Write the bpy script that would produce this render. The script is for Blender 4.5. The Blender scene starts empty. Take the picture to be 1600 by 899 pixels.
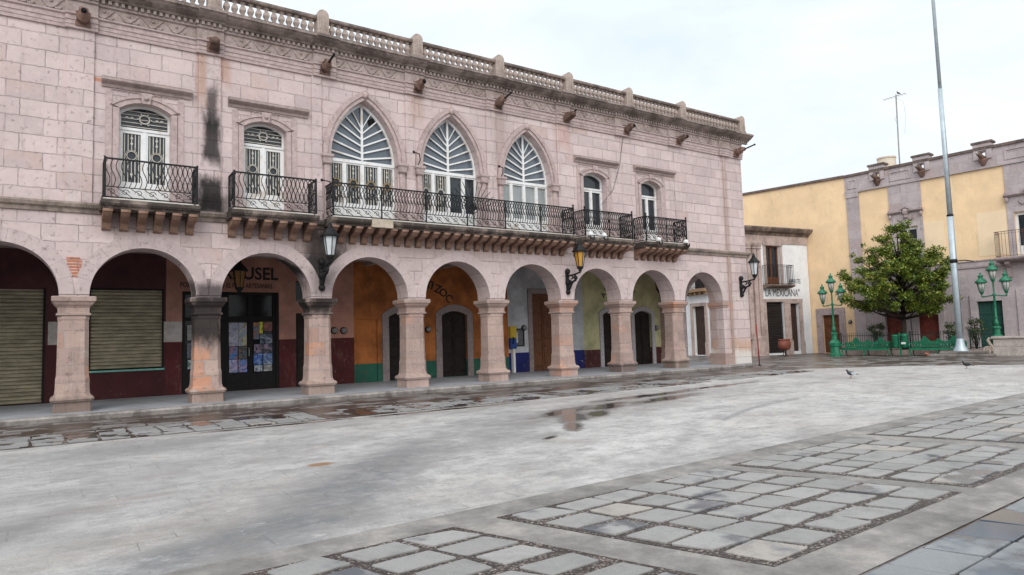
import bpy, bmesh, math, random
from math import sin, cos, pi, radians, sqrt, atan2, hypot, tau
from mathutils import Vector, Matrix
from mathutils.geometry import tessellate_polygon
rnd = random.Random(7)
scene = bpy.context.scene
COL = scene.collection

EXPOSURE = 0.2
# ---------------------------------------------------------------- objects
def tag(o, label=None, cat=None, group=None, kind=None):
    if label: o['label'] = label
    if cat: o['category'] = cat
    if group: o['group'] = group
    if kind: o['kind'] = kind
    return o

def thing(name, label, cat, loc=(0, 0, 0), rz=0.0, group=None):
    o = bpy.data.objects.new(name, None)
    o.empty_display_size = .2
    COL.objects.link(o)
    o.location = loc
    o.rotation_euler = (0, 0, rz)
    return tag(o, label, cat, group)

def copy_tree(o, parent=None):
    c = o.copy()
    COL.objects.link(c)
    if parent is not None:
        c.parent = parent
    for ch in list(o.children):
        copy_tree(ch, c)
    return c

class MB:
    """collects shapes and links them as ONE mesh object"""
    def __init__(s):
        s.v = []; s.f = []; s.sm = []; s.mi = []; s.cur = 0
    def add(s, vs, fs, smooth=False):
        b = len(s.v)
        s.v.extend([tuple(p) for p in vs])
        for f in fs:
            s.f.append([i + b for i in f]); s.sm.append(smooth); s.mi.append(s.cur)
        return s
    def box(s, x0, x1, y0, y1, z0, z1, M=None):
        vs = [Vector((x, y, z)) for z in (z0, z1) for y in (y0, y1) for x in (x0, x1)]
        if M is not None: vs = [M @ p for p in vs]
        return s.add(vs, [(0, 2, 3, 1), (4, 5, 7, 6), (0, 1, 5, 4), (2, 6, 7, 3), (0, 4, 6, 2), (1, 3, 7, 5)])
    def bbox(s, x0, x1, y0, y1, z0, z1, b=.02, M=None):
        """box with chamfered edges"""
        bm = bmesh.new()
        vs = [bm.verts.new((x, y, z)) for z in (z0, z1) for y in (y0, y1) for x in (x0, x1)]
        for f in [(0, 2, 3, 1), (4, 5, 7, 6), (0, 1, 5, 4), (2, 6, 7, 3), (0, 4, 6, 2), (1, 3, 7, 5)]:
            bm.faces.new([vs[i] for i in f])
        bmesh.ops.bevel(bm, geom=list(bm.edges), offset=b, segments=1, affect='EDGES', profile=.5)
        bm.verts.index_update()
        P = [v.co.copy() for v in bm.verts]
        if M is not None: P = [M @ p for p in P]
        s.add(P, [[v.index for v in f.verts] for f in bm.faces])
        bm.free(); return s
    def prism(s, prof, x0, x1):
        """profile of (y, z) points swept along x"""
        n = len(prof)
        vs = [(x0, y, z) for y, z in prof] + [(x1, y, z) for y, z in prof]
        fs = [(i, (i + 1) % n, n + (i + 1) % n, n + i) for i in range(n)]
        for a, b, c in tessellate_polygon([[Vector((y, z, 0)) for y, z in prof]]):
            fs.append((a, b, c)); fs.append((n + c, n + b, n + a))
        return s.add(vs, fs)
    def plate(s, outer, holes, y0, y1, fn=None):
        """outline in (x, z) with holes, thick from y0 to y1"""
        loops = [outer] + list(holes)
        flat = [p for l in loops for p in l]
        n = len(flat)
        vs = [(x, y0, z) for x, z in flat] + [(x, y1, z) for x, z in flat]
        if fn: vs = [fn(*p) for p in vs]
        fs = []
        for a, b, c in tessellate_polygon([[Vector((x, z, 0)) for x, z in l] for l in loops]):
            fs.append((a, b, c)); fs.append((n + c, n + b, n + a))
        k = 0
        for l in loops:
            m = len(l)
            for i in range(m):
                j = (i + 1) % m
                fs.append((k + i, k + j, n + k + j, n + k + i))
            k += m
        return s.add(vs, fs)
    def tube(s, pts, r, n=5, closed=False, caps=True, smooth=True, flat=1.0):
        pts = [Vector(p) for p in pts]
        m = len(pts)
        rs = r if isinstance(r, (list, tuple)) else [r] * m
        vs = []; up0 = None
        for i, p in enumerate(pts):
            if closed: d = pts[(i + 1) % m] - pts[i - 1]
            else: d = pts[min(i + 1, m - 1)] - pts[max(i - 1, 0)]
            if d.length < 1e-9: d = Vector((0, 0, 1))
            d.normalize()
            if up0 is None:
                up0 = Vector((0, 0, 1)) if abs(d.z) < .9 else Vector((0, 1, 0))
            a = d.cross(up0)
            if a.length < 1e-4: a = d.cross(Vector((1, 0, 0)))
            a.normalize(); b = a.cross(d).normalized(); up0 = b
            for k in range(n):
                t = tau * (k + .5) / n
                vs.append(p + a * (rs[i] * cos(t)) + b * (rs[i] * flat * sin(t)))
        fs = []
        for i in range(m if closed else m - 1):
            j = (i + 1) % m
            for k in range(n):
                l = (k + 1) % n
                fs.append((i * n + k, i * n + l, j * n + l, j * n + k))
        if caps and not closed:
            fs.append(tuple(range(n - 1, -1, -1)))
            fs.append(tuple((m - 1) * n + k for k in range(n)))
        return s.add(vs, fs, smooth and n > 4)
    def band(s, outer, inner, y0, y1):
        """strip between two outlines of equally many points"""
        n = len(outer)
        vs = [(x, y, z) for y in (y0, y1) for x, z in outer] + [(x, y, z) for y in (y0, y1) for x, z in inner]
        fs = []
        for i in range(n - 1):
            j = i + 1
            fs += [(i, j, 2 * n + j, 2 * n + i), (n + i, 3 * n + i, 3 * n + j, n + j), (i, n + i, n + j, j), (2 * n + i, 2 * n + j, 3 * n + j, 3 * n + i)]
        for i in (0, n - 1): fs.append((i, n + i, 3 * n + i, 2 * n + i))
        return s.add(vs, fs)
    def lathe(s, prof, c=(0, 0, 0), n=12, M=None, smooth=True, ph=0.0):
        """profile of (r, z) turned about z"""
        vs = []
        for r, z in prof:
            for k in range(n):
                t = tau * k / n + ph
                vs.append(Vector((c[0] + r * cos(t), c[1] + r * sin(t), c[2] + z)))
        if M is not None: vs = [M @ p for p in vs]
        m = len(prof); fs = []
        for i in range(m - 1):
            for k in range(n):
                l = (k + 1) % n
                fs.append((i * n + k, i * n + l, (i + 1) * n + l, (i + 1) * n + k))
        fs.append(tuple(range(n - 1, -1, -1)))
        fs.append(tuple((m - 1) * n + k for k in range(n)))
        return s.add(vs, fs, smooth)
    def sq_lathe(s, prof, c, chamfer=.0):
        """profile of (half width, z) turned as a square pier with chamfered corners"""
        vs = []
        for h, z in prof:
            k = min(chamfer, h * .5)
            ring = [(-h + k, -h), (h - k, -h), (h, -h + k), (h, h - k), (h - k, h), (-h + k, h), (-h, h - k), (-h, -h + k)]
            vs += [(c[0] + x, c[1] + y, z) for x, y in ring]
        fs = []
        for i in range(len(prof) - 1):
            for k in range(8):
                l = (k + 1) % 8
                fs.append((i * 8 + k, i * 8 + l, (i + 1) * 8 + l, (i + 1) * 8 + k))
        fs.append(tuple(range(7, -1, -1))); fs.append(tuple((len(prof) - 1) * 8 + k for k in range(8)))
        return s.add(vs, fs)
    def ball(s, c, r, n=8, sc=(1, 1, 1)):
        prof = []
        m = max(4, n // 2 + 1)
        for i in range(m + 1):
            t = -pi / 2 + pi * i / m
            prof.append((max(1e-4, cos(t)), sin(t)))
        vs = []
        for rr, z in prof:
            for k in range(n):
                t = tau * k / n
                vs.append((c[0] + r * sc[0] * rr * cos(t), c[1] + r * sc[1] * rr * sin(t), c[2] + r * sc[2] * z))
        fs = [(i * n + k, i * n + (k + 1) % n, (i + 1) * n + (k + 1) % n, (i + 1) * n + k) for i in range(m) for k in range(n)]
        return s.add(vs, fs, True)
    def ring(s, c, R, r, n=16, k=4, axis='y'):
        pts = []
        for i in range(n):
            t = tau * i / n
            pts.append((c[0] + R * cos(t), c[1], c[2] + R * sin(t)) if axis == 'y' else (c[0] + R * cos(t), c[1] + R * sin(t), c[2]))
        return s.tube(pts, r, k, closed=True)
    def mesh(s, name, mats):
        me = bpy.data.meshes.new(name)
        me.from_pydata(s.v, [], s.f)
        if not isinstance(mats, (list, tuple)): mats = [mats]
        for m in mats: me.materials.append(m)
        me.polygons.foreach_set('use_smooth', s.sm)
        me.polygons.foreach_set('material_index', s.mi)
        bm = bmesh.new(); bm.from_mesh(me)
        bmesh.ops.recalc_face_normals(bm, faces=bm.faces)
        bm.to_mesh(me); bm.free()
        me.update()
        return me
    def build(s, name, mats, parent=None, label=None, loc=None, rz=None):
        o = bpy.data.objects.new(name, s.mesh(name, mats))
        COL.objects.link(o)
        if parent is not None: o.parent = parent
        if loc: o.location = loc
        if rz: o.rotation_euler = (0, 0, rz)
        if label: o['label'] = label
        return o

def link(name, me, parent=None, loc=(0, 0, 0), label=None):
    o = bpy.data.objects.new(name, me); COL.objects.link(o)
    if parent is not None: o.parent = parent
    o.location = loc
    if label: o['label'] = label
    return o

def text_mb(txt, w=None, h=1.0, thick=.006, shear=0.0, bold=0.0):
    """letters as flat solid shapes: x to the right, z up, front face at -y; scaled to width w and cap height h"""
    cu = bpy.data.curves.new('letters', 'FONT')
    cu.body = txt; cu.size = 1; cu.extrude = .5; cu.shear = shear; cu.offset = bold; cu.resolution_u = 3
    o = bpy.data.objects.new('letters', cu)
    COL.objects.link(o)
    dg = bpy.context.evaluated_depsgraph_get()
    me = bpy.data.meshes.new_from_object(o.evaluated_get(dg))
    xs = [v.co.x for v in me.vertices]; ys = [v.co.y for v in me.vertices]
    x0, x1, y0, y1 = min(xs), max(xs), min(ys), max(ys)
    sy = h / max(1e-6, (y1 - max(y0, 0)))
    sx = (w / (x1 - x0)) if w else sy
    m = MB()
    m.add([((v.co.x - x0) * sx, v.co.z * thick, (v.co.y - max(y0, 0)) * sy) for v in me.vertices], [list(p.vertices) for p in me.polygons])
    bpy.data.objects.remove(o); bpy.data.curves.remove(cu); bpy.data.meshes.remove(me)
    return m

# ---------------------------------------------------------------- outlines
def arc(cx, cz, r, a0, a1, n=16):
    return [(cx + r * cos(a0 + (a1 - a0) * i / n), cz + r * sin(a0 + (a1 - a0) * i / n)) for i in range(n + 1)]
def seg_arch(x0, x1, z0, zs, zc, n=10):
    """opening with a shallow segmental head, counter-clockwise from bottom left"""
    w = (x1 - x0) / 2; h = zc - zs; r = (w * w + h * h) / (2 * h); cx = (x0 + x1) / 2; cz = zc - r
    a = math.asin(w / r)
    return [(x0, z0), (x1, z0)] + arc(cx, cz, r, pi / 2 - a, pi / 2 + a, n)
def round_arch(cx, r, z0, zs, n=24):
    return [(cx - r, z0), (cx + r, z0)] + arc(cx, zs, r, 0, pi, n)
def pointed(cx, w, z0, zs, n=12):
    """equilateral pointed arch"""
    R = 2 * w
    a = math.acos((R - w) / R)
    right = arc(cx + w - R, zs, R, 0, a, n)
    left = arc(cx - w + R, zs, R, pi - a, pi, n)
    return [(cx - w, z0), (cx + w, z0)] + right + left[1:]
def rect(x0, x1, z0, z1):
    return [(x0, z0), (x1, z0), (x1, z1), (x0, z1)]

# ---------------------------------------------------------------- materials
class G:
    def __init__(s, name, rough=.8, spec=.4, metal=0.0):
        s.m = bpy.data.materials.new(name); s.m.use_nodes = True
        s.nt = s.m.node_tree; s.b = s.nt.nodes['Principled BSDF']
        s.b.inputs['Roughness'].default_value = rough
        s.b.inputs['Specular IOR Level'].default_value = spec
        s.b.inputs['Metallic'].default_value = metal
        s._o = None
    def nd(s, typ, props=None, **ins):
        n = s.nt.nodes.new(typ)
        for k, v in (props or {}).items(): setattr(n, k, v)
        for k, v in ins.items(): s.put(n.inputs[k.replace('_', ' ')], v)
        return n
    def put(s, sock, v):
        if isinstance(v, bpy.types.NodeSocket): s.nt.links.new(v, sock)
        elif isinstance(v, tuple) and len(v) == 3 and sock.type == 'RGBA': sock.default_value = (*v, 1)
        else: sock.default_value = v
    def obj(s):
        if s._o is None: s._o = s.nd('ShaderNodeTexCoord').outputs['Object']
        return s._o
    def xyz(s, v=None):
        n = s.nd('ShaderNodeSeparateXYZ', Vector=v or s.obj()); return n.outputs
    def comb(s, x, y, z=0.0):
        return s.nd('ShaderNodeCombineXYZ', X=x, Y=y, Z=z).outputs[0]
    def ma(s, op, a, b=0.0, clamp=False):
        n = s.nt.nodes.new('ShaderNodeMath'); n.operation = op; n.use_clamp = clamp
        s.put(n.inputs[0], a); s.put(n.inputs[1], b); return n.outputs[0]
    def vmul(s, v, k):
        n = s.nt.nodes.new('ShaderNodeVectorMath'); n.operation = 'MULTIPLY'
        s.put(n.inputs[0], v); n.inputs[1].default_value = k; return n.outputs[0]
    def mix(s, f, a, b, blend='MIX'):
        n = s.nt.nodes.new('ShaderNodeMix'); n.data_type = 'RGBA'; n.blend_type = blend
        s.put(n.inputs[0], f); s.put(n.inputs[6], a); s.put(n.inputs[7], b); return n.outputs[2]
    def ramp(s, f, stops):
        n = s.nt.nodes.new('ShaderNodeValToRGB'); s.put(n.inputs[0], f)
        e = n.color_ramp.elements
        while len(e) < len(stops): e.new(.5)
        for el, (p, c) in zip(e, stops):
            el.position = p; el.color = (*c, 1) if isinstance(c, tuple) else (c, c, c, 1)
        return n.outputs[0]
    def mr(s, v, a, b, c=0.0, d=1.0, smooth=True):
        n = s.nt.nodes.new('ShaderNodeMapRange'); n.interpolation_type = 'SMOOTHSTEP' if smooth else 'LINEAR'
        s.put(n.inputs[0], v)
        for i, q in enumerate((a, b, c, d)): n.inputs[i + 1].default_value = q
        return n.outputs[0]
    def noise(s, scale, detail=4, rough=.6, v=None, dist=0.0, stretch=None):
        vec = v or s.obj()
        if stretch: vec = s.vmul(vec, stretch)
        n = s.nd('ShaderNodeTexNoise', Vector=vec, Scale=scale, Detail=detail, Roughness=rough, Distortion=dist)
        return n.outputs['Fac']
    def bump(s, h, strength=.3, dist=.01):
        n = s.nd('ShaderNodeBump', Height=h, Strength=strength, Distance=dist)
        s.nt.links.new(n.outputs[0], s.b.inputs['Normal'])
    def col(s, c): s.put(s.b.inputs['Base Color'], c)
    def rough(s, r): s.put(s.b.inputs['Roughness'], r)
    def box_mask(s, u, v, u0, u1, v0, v1, soft=.3, wob=None, amt=.6):
        """soft-edged mask of a stain with its own fixed place"""
        du = s.ma('DIVIDE', s.ma('ABSOLUTE', s.ma('SUBTRACT', u, (u0 + u1) / 2)), (u1 - u0) / 2)
        dv = s.ma('DIVIDE', s.ma('ABSOLUTE', s.ma('SUBTRACT', v, (v0 + v1) / 2)), (v1 - v0) / 2)
        d = s.ma('MAXIMUM', du, dv)
        if wob is not None:
            d = s.ma('ADD', d, s.ma('MULTIPLY', s.ma('SUBTRACT', wob, .5), amt * 2))
        return s.mr(d, 1 - soft, 1 + soft, 1, 0)
    def ell_mask(s, x, y, cx, cy, rx, ry, ang=0.0, soft=.4, wob=None, amt=.5):
        dx = s.ma('SUBTRACT', x, cx); dy = s.ma('SUBTRACT', y, cy)
        c, q = cos(ang), sin(ang)
        a = s.ma('DIVIDE', s.ma('ADD', s.ma('MULTIPLY', dx, c), s.ma('MULTIPLY', dy, q)), rx)
        b = s.ma('DIVIDE', s.ma('SUBTRACT', s.ma('MULTIPLY', dy, c), s.ma('MULTIPLY', dx, q)), ry)
        d = s.ma('SQRT', s.ma('ADD', s.ma('MULTIPLY', a, a), s.ma('MULTIPLY', b, b)))
        if wob is not None:
            d = s.ma('ADD', d, s.ma('MULTIPLY', s.ma('SUBTRACT', wob, .5), amt * 2))
        return s.mr(d, 1 - soft, 1 + soft, 1, 0)

def plain(name, c, rough=.7, var=.25, scale=6.0, spec=.4, metal=0.0, bump=.0, dirt=None, dirt_amt=.5):
    g = G(name, rough, spec, metal)
    n = g.noise(scale, 5)
    a = tuple(x * (1 - var) for x in c); b = tuple(min(1, x * (1 + var)) for x in c)
    k = g.ramp(n, [(.3, a), (.7, b)])
    if dirt:
        d = g.mr(g.noise(scale * .35, 6, .7), .5, .68, 0, dirt_amt)
        k = g.mix(d, k, dirt)
    g.col(k)
    if bump: g.bump(n, bump, .02)
    return g.m

def stone(name, c1, c2, mortar, bw=.78, rh=.44, stains=(), patch=(.50, .30, .20), patch_amt=.5, mort=.012, pale=.25, bumpd=.02, sq=1.0, dirt_top=0.0, contrast=.28):
    """coursed cantera blocks"""
    g = G(name, .88, .25)
    o = g.xyz()
    u = g.ma('ADD', o[0], o[1]); v = o[2]
    w1 = g.noise(2.2, 3, .6); w2 = g.noise(9, 3, .6)
    wob = g.ma('ADD', g.ma('MULTIPLY', g.ma('SUBTRACT', w1, .5), .07), g.ma('MULTIPLY', g.ma('SUBTRACT', w2, .5), .045))
    vec = g.comb(g.ma('ADD', u, wob), g.ma('ADD', v, wob))
    br = g.nd('ShaderNodeTexBrick', {'offset': .37, 'offset_frequency': 2, 'squash': sq, 'squash_frequency': 3}, Vector=vec, Color1=(0, 0, 0), Color2=(1, 1, 1), Mortar=(.5, .5, .5),
              Scale=1.0, Mortar_Size=mort, Mortar_Smooth=.25, Bias=0.0, Brick_Width=bw, Row_Height=rh)
    tint = br.outputs['Color']; joint = br.outputs['Fac']
    tt = g.mr(tint, 0, 1)
    k = g.mix(tt, c1, c2)
    k = g.mix(g.mr(g.ma('FRACT', g.ma('MULTIPLY', tint, 7.31)), .55, .95, 0, contrast), k, tuple(x * .70 for x in c2))
    big = g.noise(.55, 5, .65); mid = g.noise(3.5, 6, .7); fine = g.noise(45, 3, .7)
    k = g.mix(g.mr(mid, .45, .75, 0, .35), k, tuple(min(1, x * 1.3) for x in c1))
    k = g.mix(g.mr(big, .35, .6, .36, 0), k, tuple(x * .68 for x in c2))
    # some blocks are of a warmer stone
    t2 = g.ma('MULTIPLY', g.mr(tint, .72, .95), g.mr(big, .42, .6, 0, patch_amt))
    k = g.mix(t2, k, patch)
    # lime and repair patches
    pal = g.mr(g.noise(1.6, 9, .82), .56, .63, 0, pale * 1.6)
    k = g.mix(pal, k, (.62, .57, .54))
    pits = g.mr(g.noise(8, 7, .85), .57, .65, 0, .6)
    k = g.mix(pits, k, tuple(x * .55 for x in c2))
    k = g.mix(g.ma('MULTIPLY', fine, .25), k, tuple(x * .8 for x in c1))
    jm = g.ma('MULTIPLY', joint, g.mr(g.noise(1.7, 4, .7), .35, .6, .3, 1))
    k = g.mix(jm, k, mortar)
    wn = g.noise(2.6, 6, .75, stretch=(1, 1, .45))
    run = g.ma('MULTIPLY', g.mr(g.noise(2.2, 6, .7, stretch=(2.2, 2.2, .16)), .52, .70), g.mr(g.noise(.7, 4, .6), .38, .6))
    k = g.mix(g.ma('MULTIPLY', run, .34), k, tuple(x * .42 for x in c2))
    spk = g.mr(g.noise(17, 5, .85), .60, .66, 0, .6)
    k = g.mix(spk, k, tuple(x * .5 for x in c2))
    for (u0, u1, z0, z1, c, amt, soft) in stains:
        f = g.box_mask(u, v, u0, u1, z0, z1, soft, wn, .85)
        k = g.mix(g.ma('MULTIPLY', f, amt), k, c)
    if dirt_top:
        nz = g.xyz(g.nd('ShaderNodeNewGeometry').outputs['Normal'])[2]
        f = g.ma('MULTIPLY', g.mr(nz, .3, .8), dirt_top)
        k = g.mix(f, k, (.05, .045, .04))
    g.col(k)
    h = g.ma('SUBTRACT', g.ma('ADD', g.ma('MULTIPLY', mid, .5), g.ma('MULTIPLY', fine, .3)), g.ma('MULTIPLY', joint, 1.2))
    h = g.ma('SUBTRACT', h, g.ma('MULTIPLY', pits, .8))
    g.bump(h, .8, bumpd)
    return g.m

def weathered(name, c, dark=(.05, .042, .038), amt=.55, sc=1.4, lo=.42, hi=.62, top=.5):
    """carved stone with black lichen and run-off"""
    g = G(name, .9, .2)
    n = g.noise(sc, 7, .72, stretch=(1, 1, .7)); m = g.noise(9, 5, .7); f = g.noise(40, 3, .7)
    k = g.mix(g.mr(m, .35, .7), tuple(x * .82 for x in c), tuple(min(1, x * 1.15) for x in c))
    k = g.mix(g.mr(n, lo, hi, 0, amt), k, dark)
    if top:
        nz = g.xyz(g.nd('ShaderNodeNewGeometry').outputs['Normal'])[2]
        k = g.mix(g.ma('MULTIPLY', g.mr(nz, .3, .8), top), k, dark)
    k = g.mix(g.ma('MULTIPLY', f, .2), k, tuple(x * .6 for x in c))
    g.col(k); g.bump(g.ma('ADD', m, f), .4, .008)
    return g.m

def paint(name, c, low=None, low_z=0.0, worn=.3, under=(.45, .40, .36), rough=.75, scale=1.0, chips=.25, blotch=.25):
    """limewashed plaster, optionally with a wainscot of another colour up to low_z"""
    g = G(name, rough, .3)
    o = g.xyz()
    k = c
    big = g.noise(.8 * scale, 6, .7)
    k = g.mix(g.mr(big, .35, .65), tuple(x * (1 - blotch) for x in c), tuple(min(1, x * (1 + blotch)) for x in c))
    if low:
        e = g.ma('ADD', o[2], g.ma('MULTIPLY', g.ma('SUBTRACT', g.noise(12, 2), .5), .012))
        lk = g.mix(g.mr(big, .35, .65), tuple(x * .8 for x in low), tuple(x * 1.2 for x in low))
        k = g.mix(g.mr(e, low_z - .006, low_z + .006, 1, 0, False), k, lk)
    st = g.noise(3.2 * scale, 9, .84, stretch=(1, 1, .35))
    k = g.mix(g.mr(st, .52, .66, 0, worn * 1.4), k, tuple(x * .55 for x in c))
    ch = g.mr(g.noise(5.5 * scale, 8, .84), .61, .65, 0, 1)
    k = g.mix(g.ma('MULTIPLY', ch, g.mr(o[2], .2, 2.2, chips * 2.2, chips * .3)), k, under)
    g.col(k); g.bump(g.noise(18, 5, .7), .25, .006)
    return g.m

# ---------------------------------------------------------------- camera, sky, sun
cam = bpy.data.objects.new('camera', bpy.data.cameras.new('camera'))
COL.objects.link(cam)
cam.data.lens = 36 * 1050 / 1600; cam.data.sensor_width = 36; cam.data.sensor_fit = 'HORIZONTAL'
cam.data.clip_start = .05; cam.data.clip_end = 3000
_R = Vector((0.82630119, -0.56242468, -0.03008019)); _U = Vector((-0.01743124, -0.07891768, 0.99672873)); _F = Vector((0.56295869, 0.8230738, 0.07501354))
cam.matrix_world = Matrix(((_R.x, _U.x, -_F.x, 0), (_R.y, _U.y, -_F.y, -20.106), (_R.z, _U.z, -_F.z, 1.65), (0, 0, 0, 1)))
scene.camera = cam

w = bpy.data.worlds.new('World'); scene.world = w; w.use_nodes = True
nt = w.node_tree; nt.nodes.clear()
def wn(t, **p):
    n = nt.nodes.new(t)
    for k, v in p.items(): setattr(n, k, v)
    return n
SUN_EL, SUN_AZ = radians(33), radians(214)        # azimuth from +Y, clockwise
sky = wn('ShaderNodeTexSky', sky_type='NISHITA', sun_disc=False, sun_elevation=SUN_EL, sun_rotation=SUN_AZ, air_density=1.0, dust_density=3.0)
tc = wn('ShaderNodeTexCoord'); sp = wn('ShaderNodeSeparateXYZ')
nt.links.new(tc.outputs['Generated'], sp.inputs[0])
rp = wn('ShaderNodeValToRGB')
e = rp.color_ramp.elements
for _ in range(3): e.new(.5)
for el, (p, c) in zip(e, ((0.0, (9.6, 9.9, 10.1)), (.16, (9.7, 10.05, 10.3)), (.42, (8.9, 9.6, 10.2)), (.62, (12.5, 12.9, 13.3)), (1.0, (18, 18.4, 19)))):
    el.position = p; el.color = (c[0] / 40, c[1] / 40, c[2] / 40, 1)
nt.links.new(sp.outputs[2], rp.inputs[0])
vm = wn('ShaderNodeVectorMath', operation='MULTIPLY'); vm.inputs[1].default_value = (1.4, 1.4, 4.2)
nt.links.new(tc.outputs['Generated'], vm.inputs[0])
ns = wn('ShaderNodeTexNoise'); ns.inputs['Scale'].default_value = 2.1; ns.inputs['Detail'].default_value = 6; ns.inputs['Roughness'].default_value = .55; ns.inputs['Distortion'].default_value = .4
nt.links.new(vm.outputs[0], ns.inputs['Vector'])
cr = wn('ShaderNodeValToRGB'); ce = cr.color_ramp.elements
ce[0].position = .32; ce[0].color = (.84, .875, .905, 1); ce[1].position = .68; ce[1].color = (1.05, 1.045, 1.04, 1)
nt.links.new(ns.outputs[0], cr.inputs[0])
mu = wn('ShaderNodeMix', data_type='RGBA', blend_type='MULTIPLY'); mu.inputs[0].default_value = 1
nt.links.new(rp.outputs[0], mu.inputs[6]); nt.links.new(cr.outputs[0], mu.inputs[7])
sc40 = wn('ShaderNodeMix', data_type='RGBA', blend_type='MULTIPLY'); sc40.inputs[0].default_value = 1; sc40.inputs[7].default_value = (40, 40, 40, 1)
nt.links.new(mu.outputs[2], sc40.inputs[6])
mx = wn('ShaderNodeMix', data_type='RGBA'); mx.inputs[0].default_value = .93
nt.links.new(sky.outputs[0], mx.inputs[6]); nt.links.new(sc40.outputs[2], mx.inputs[7])
bg = wn('ShaderNodeBackground'); bg.inputs[1].default_value = .1
nt.links.new(mx.outputs[2], bg.inputs[0])
wo = wn('ShaderNodeOutputWorld'); nt.links.new(bg.outputs[0], wo.inputs[0])

sun = bpy.data.objects.new('sun', bpy.data.lights.new('sun', 'SUN')); COL.objects.link(sun)
sun.data.energy = 1.5; sun.data.angle = radians(40); sun.data.color = (1.0, .975, .94)
sd = Vector((sin(SUN_AZ) * cos(SUN_EL), cos(SUN_AZ) * cos(SUN_EL), sin(SUN_EL)))
sun.rotation_euler = (-sd).to_track_quat('-Z', 'Y').to_euler()
sun.location = (0, -30, 40)
vs_ = scene.view_settings
scene.display_settings.display_device = 'sRGB'
vs_.view_transform = 'Standard'; vs_.look = 'None'; vs_.exposure = EXPOSURE; vs_.gamma = 1; vs_.use_curve_mapping = False
scene.cycles.max_bounces = 6; scene.cycles.diffuse_bounces = 4; scene.cycles.glossy_bounces = 3
scene.cycles.transparent_max_bounces = 6
scene.cycles.use_denoising = True

# ---------------------------------------------------------------- materials
BLK = (.014, .013, .013)
m_wall = stone('cantera_wall', (.64, .52, .50), (.56, .455, .45), (.34, .28, .27), patch_amt=.28, pale=.34, stains=[
    (3.42, 3.68, 7.7, 9.0, BLK, .8, .6), (3.33, 3.78, 6.85, 8.2, BLK, .9, .4), (3.25, 3.85, 5.4, 6.42, BLK, .93, .35), (3.05, 4.1, 5.3, 5.9, BLK, .7, .6), (3.2, 3.4, 8.6, 10.1, (.42, .24, .16), .6, .6), (3.8, 4.1, 9.2, 10.1, (.44, .25, .17), .6, .6),
    (6.1, 7.5, 3.5, 5.35, BLK, .95, .5), (.76, .95, 8.66, 8.76, (.5, .2, .1), .8, .5), (13.1, 13.7, 8.0, 10.2, (.34, .25, .22), .5, .6),
    (16.0, 16.7, 9.0, 10.2, (.5, .3, .25), .55, .6), (9.7, 10.3, 8.9, 10.2, (.42, .28, .22), .5, .6), (25.9, 26.25, .6, 10.2, (.33, .22, .18), .55, .5),
    (25.9, 28.6, .5, 1.25, (.50, .30, .18), .65, .6), (26.1, 29.5, -.3, .75, (.66, .64, .60), .8, .35), (3.1, 4.0, 3.0, 3.5, BLK, .8, .6),
    (19.2, 19.8, 5.2, 6.3, (.2, .15, .14), .6, .6), (22.3, 22.7, 5.0, 6.0, (.22, .17, .15), .5, .6), (7.0, 16.2, 4.45, 5.3, (.34, .25, .2), .3, .5),
    (.9, 3.1, 4.6, 5.3, (.25, .19, .17), .45, .5), (4.0, 6.4, 4.6, 5.3, (.25, .19, .17), .45, .5)])
m_pier = stone('cantera_piers', (.47, .345, .295), (.38, .275, .245), (.40, .33, .30), bw=.46, rh=.43, patch=(.56, .27, .16), patch_amt=.9, mort=.014, contrast=.5, stains=[
    (3.0, 4.1, 1.75, 3.2, BLK, .93, .45), (6.2, 7.2, 2.55, 3.2, BLK, .93, .5), (-.2, 1.2, -.3, .55, (.16, .12, .1), .8, .4), (3.1, 4.6, -.3, .5, (.2, .15, .12), .6, .4),
    (6.2, 7.8, -.3, .5, (.22, .17, .14), .5, .4), (19.0, 20.4, -.1, .5, (.1, .08, .07), .7, .4), (22.2, 23.6, -.1, .5, (.12, .1, .08), .7, .4)])
m_arch = stone('cantera_arches', (.59, .485, .47), (.53, .43, .425), (.4, .33, .32), bw=9, rh=9, mort=.0, pale=.15, stains=[
    (6.3, 7.2, 3.0, 3.9, BLK, .5, .6), (3.2, 3.95, 2.9, 3.4, BLK, .8, .5)])
m_trim = weathered('cantera_trim', (.49, .385, .37), amt=.35, lo=.5, hi=.7, top=.55)
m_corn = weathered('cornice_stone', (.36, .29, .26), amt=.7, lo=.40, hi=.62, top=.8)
m_frieze = weathered('frieze_stone', (.44, .355, .33), dark=(.14, .09, .07), amt=.6, lo=.45, hi=.7, top=.2)
m_balus = weathered('baluster_stone', (.44, .36, .315), dark=(.09, .06, .05), amt=.5, lo=.45, hi=.7, top=.4)
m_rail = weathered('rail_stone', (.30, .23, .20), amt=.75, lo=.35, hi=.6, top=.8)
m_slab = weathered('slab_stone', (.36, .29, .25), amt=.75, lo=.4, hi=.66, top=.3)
m_slabd = weathered('balcony_slab_stone', (.28, .22, .19), dark=(.035, .03, .027), amt=.92, lo=.34, hi=.56, top=.3)
m_corb = weathered('corbel_stone', (.31, .19, .14), dark=(.06, .035, .028), amt=.7, lo=.45, hi=.7, top=.2)
m_spout = weathered('spout_stone', (.26, .16, .13), dark=(.03, .025, .02), amt=.7, lo=.4, hi=.62, top=.5)
m_brick = plain('exposed_brick', (.45, .17, .10), .9, .35, 12, .2, bump=.4)
m_iron = plain('black_iron', (.012, .012, .013), .6, .3, 9, .25)
m_green = plain('green_paint', (.010, .155, .08), .45, .25, 7, .5, dirt=(.01, .05, .03), dirt_amt=.5)
m_greend = plain('dark_green_paint', (.012, .06, .045), .6, .3, 4, .4)
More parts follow.
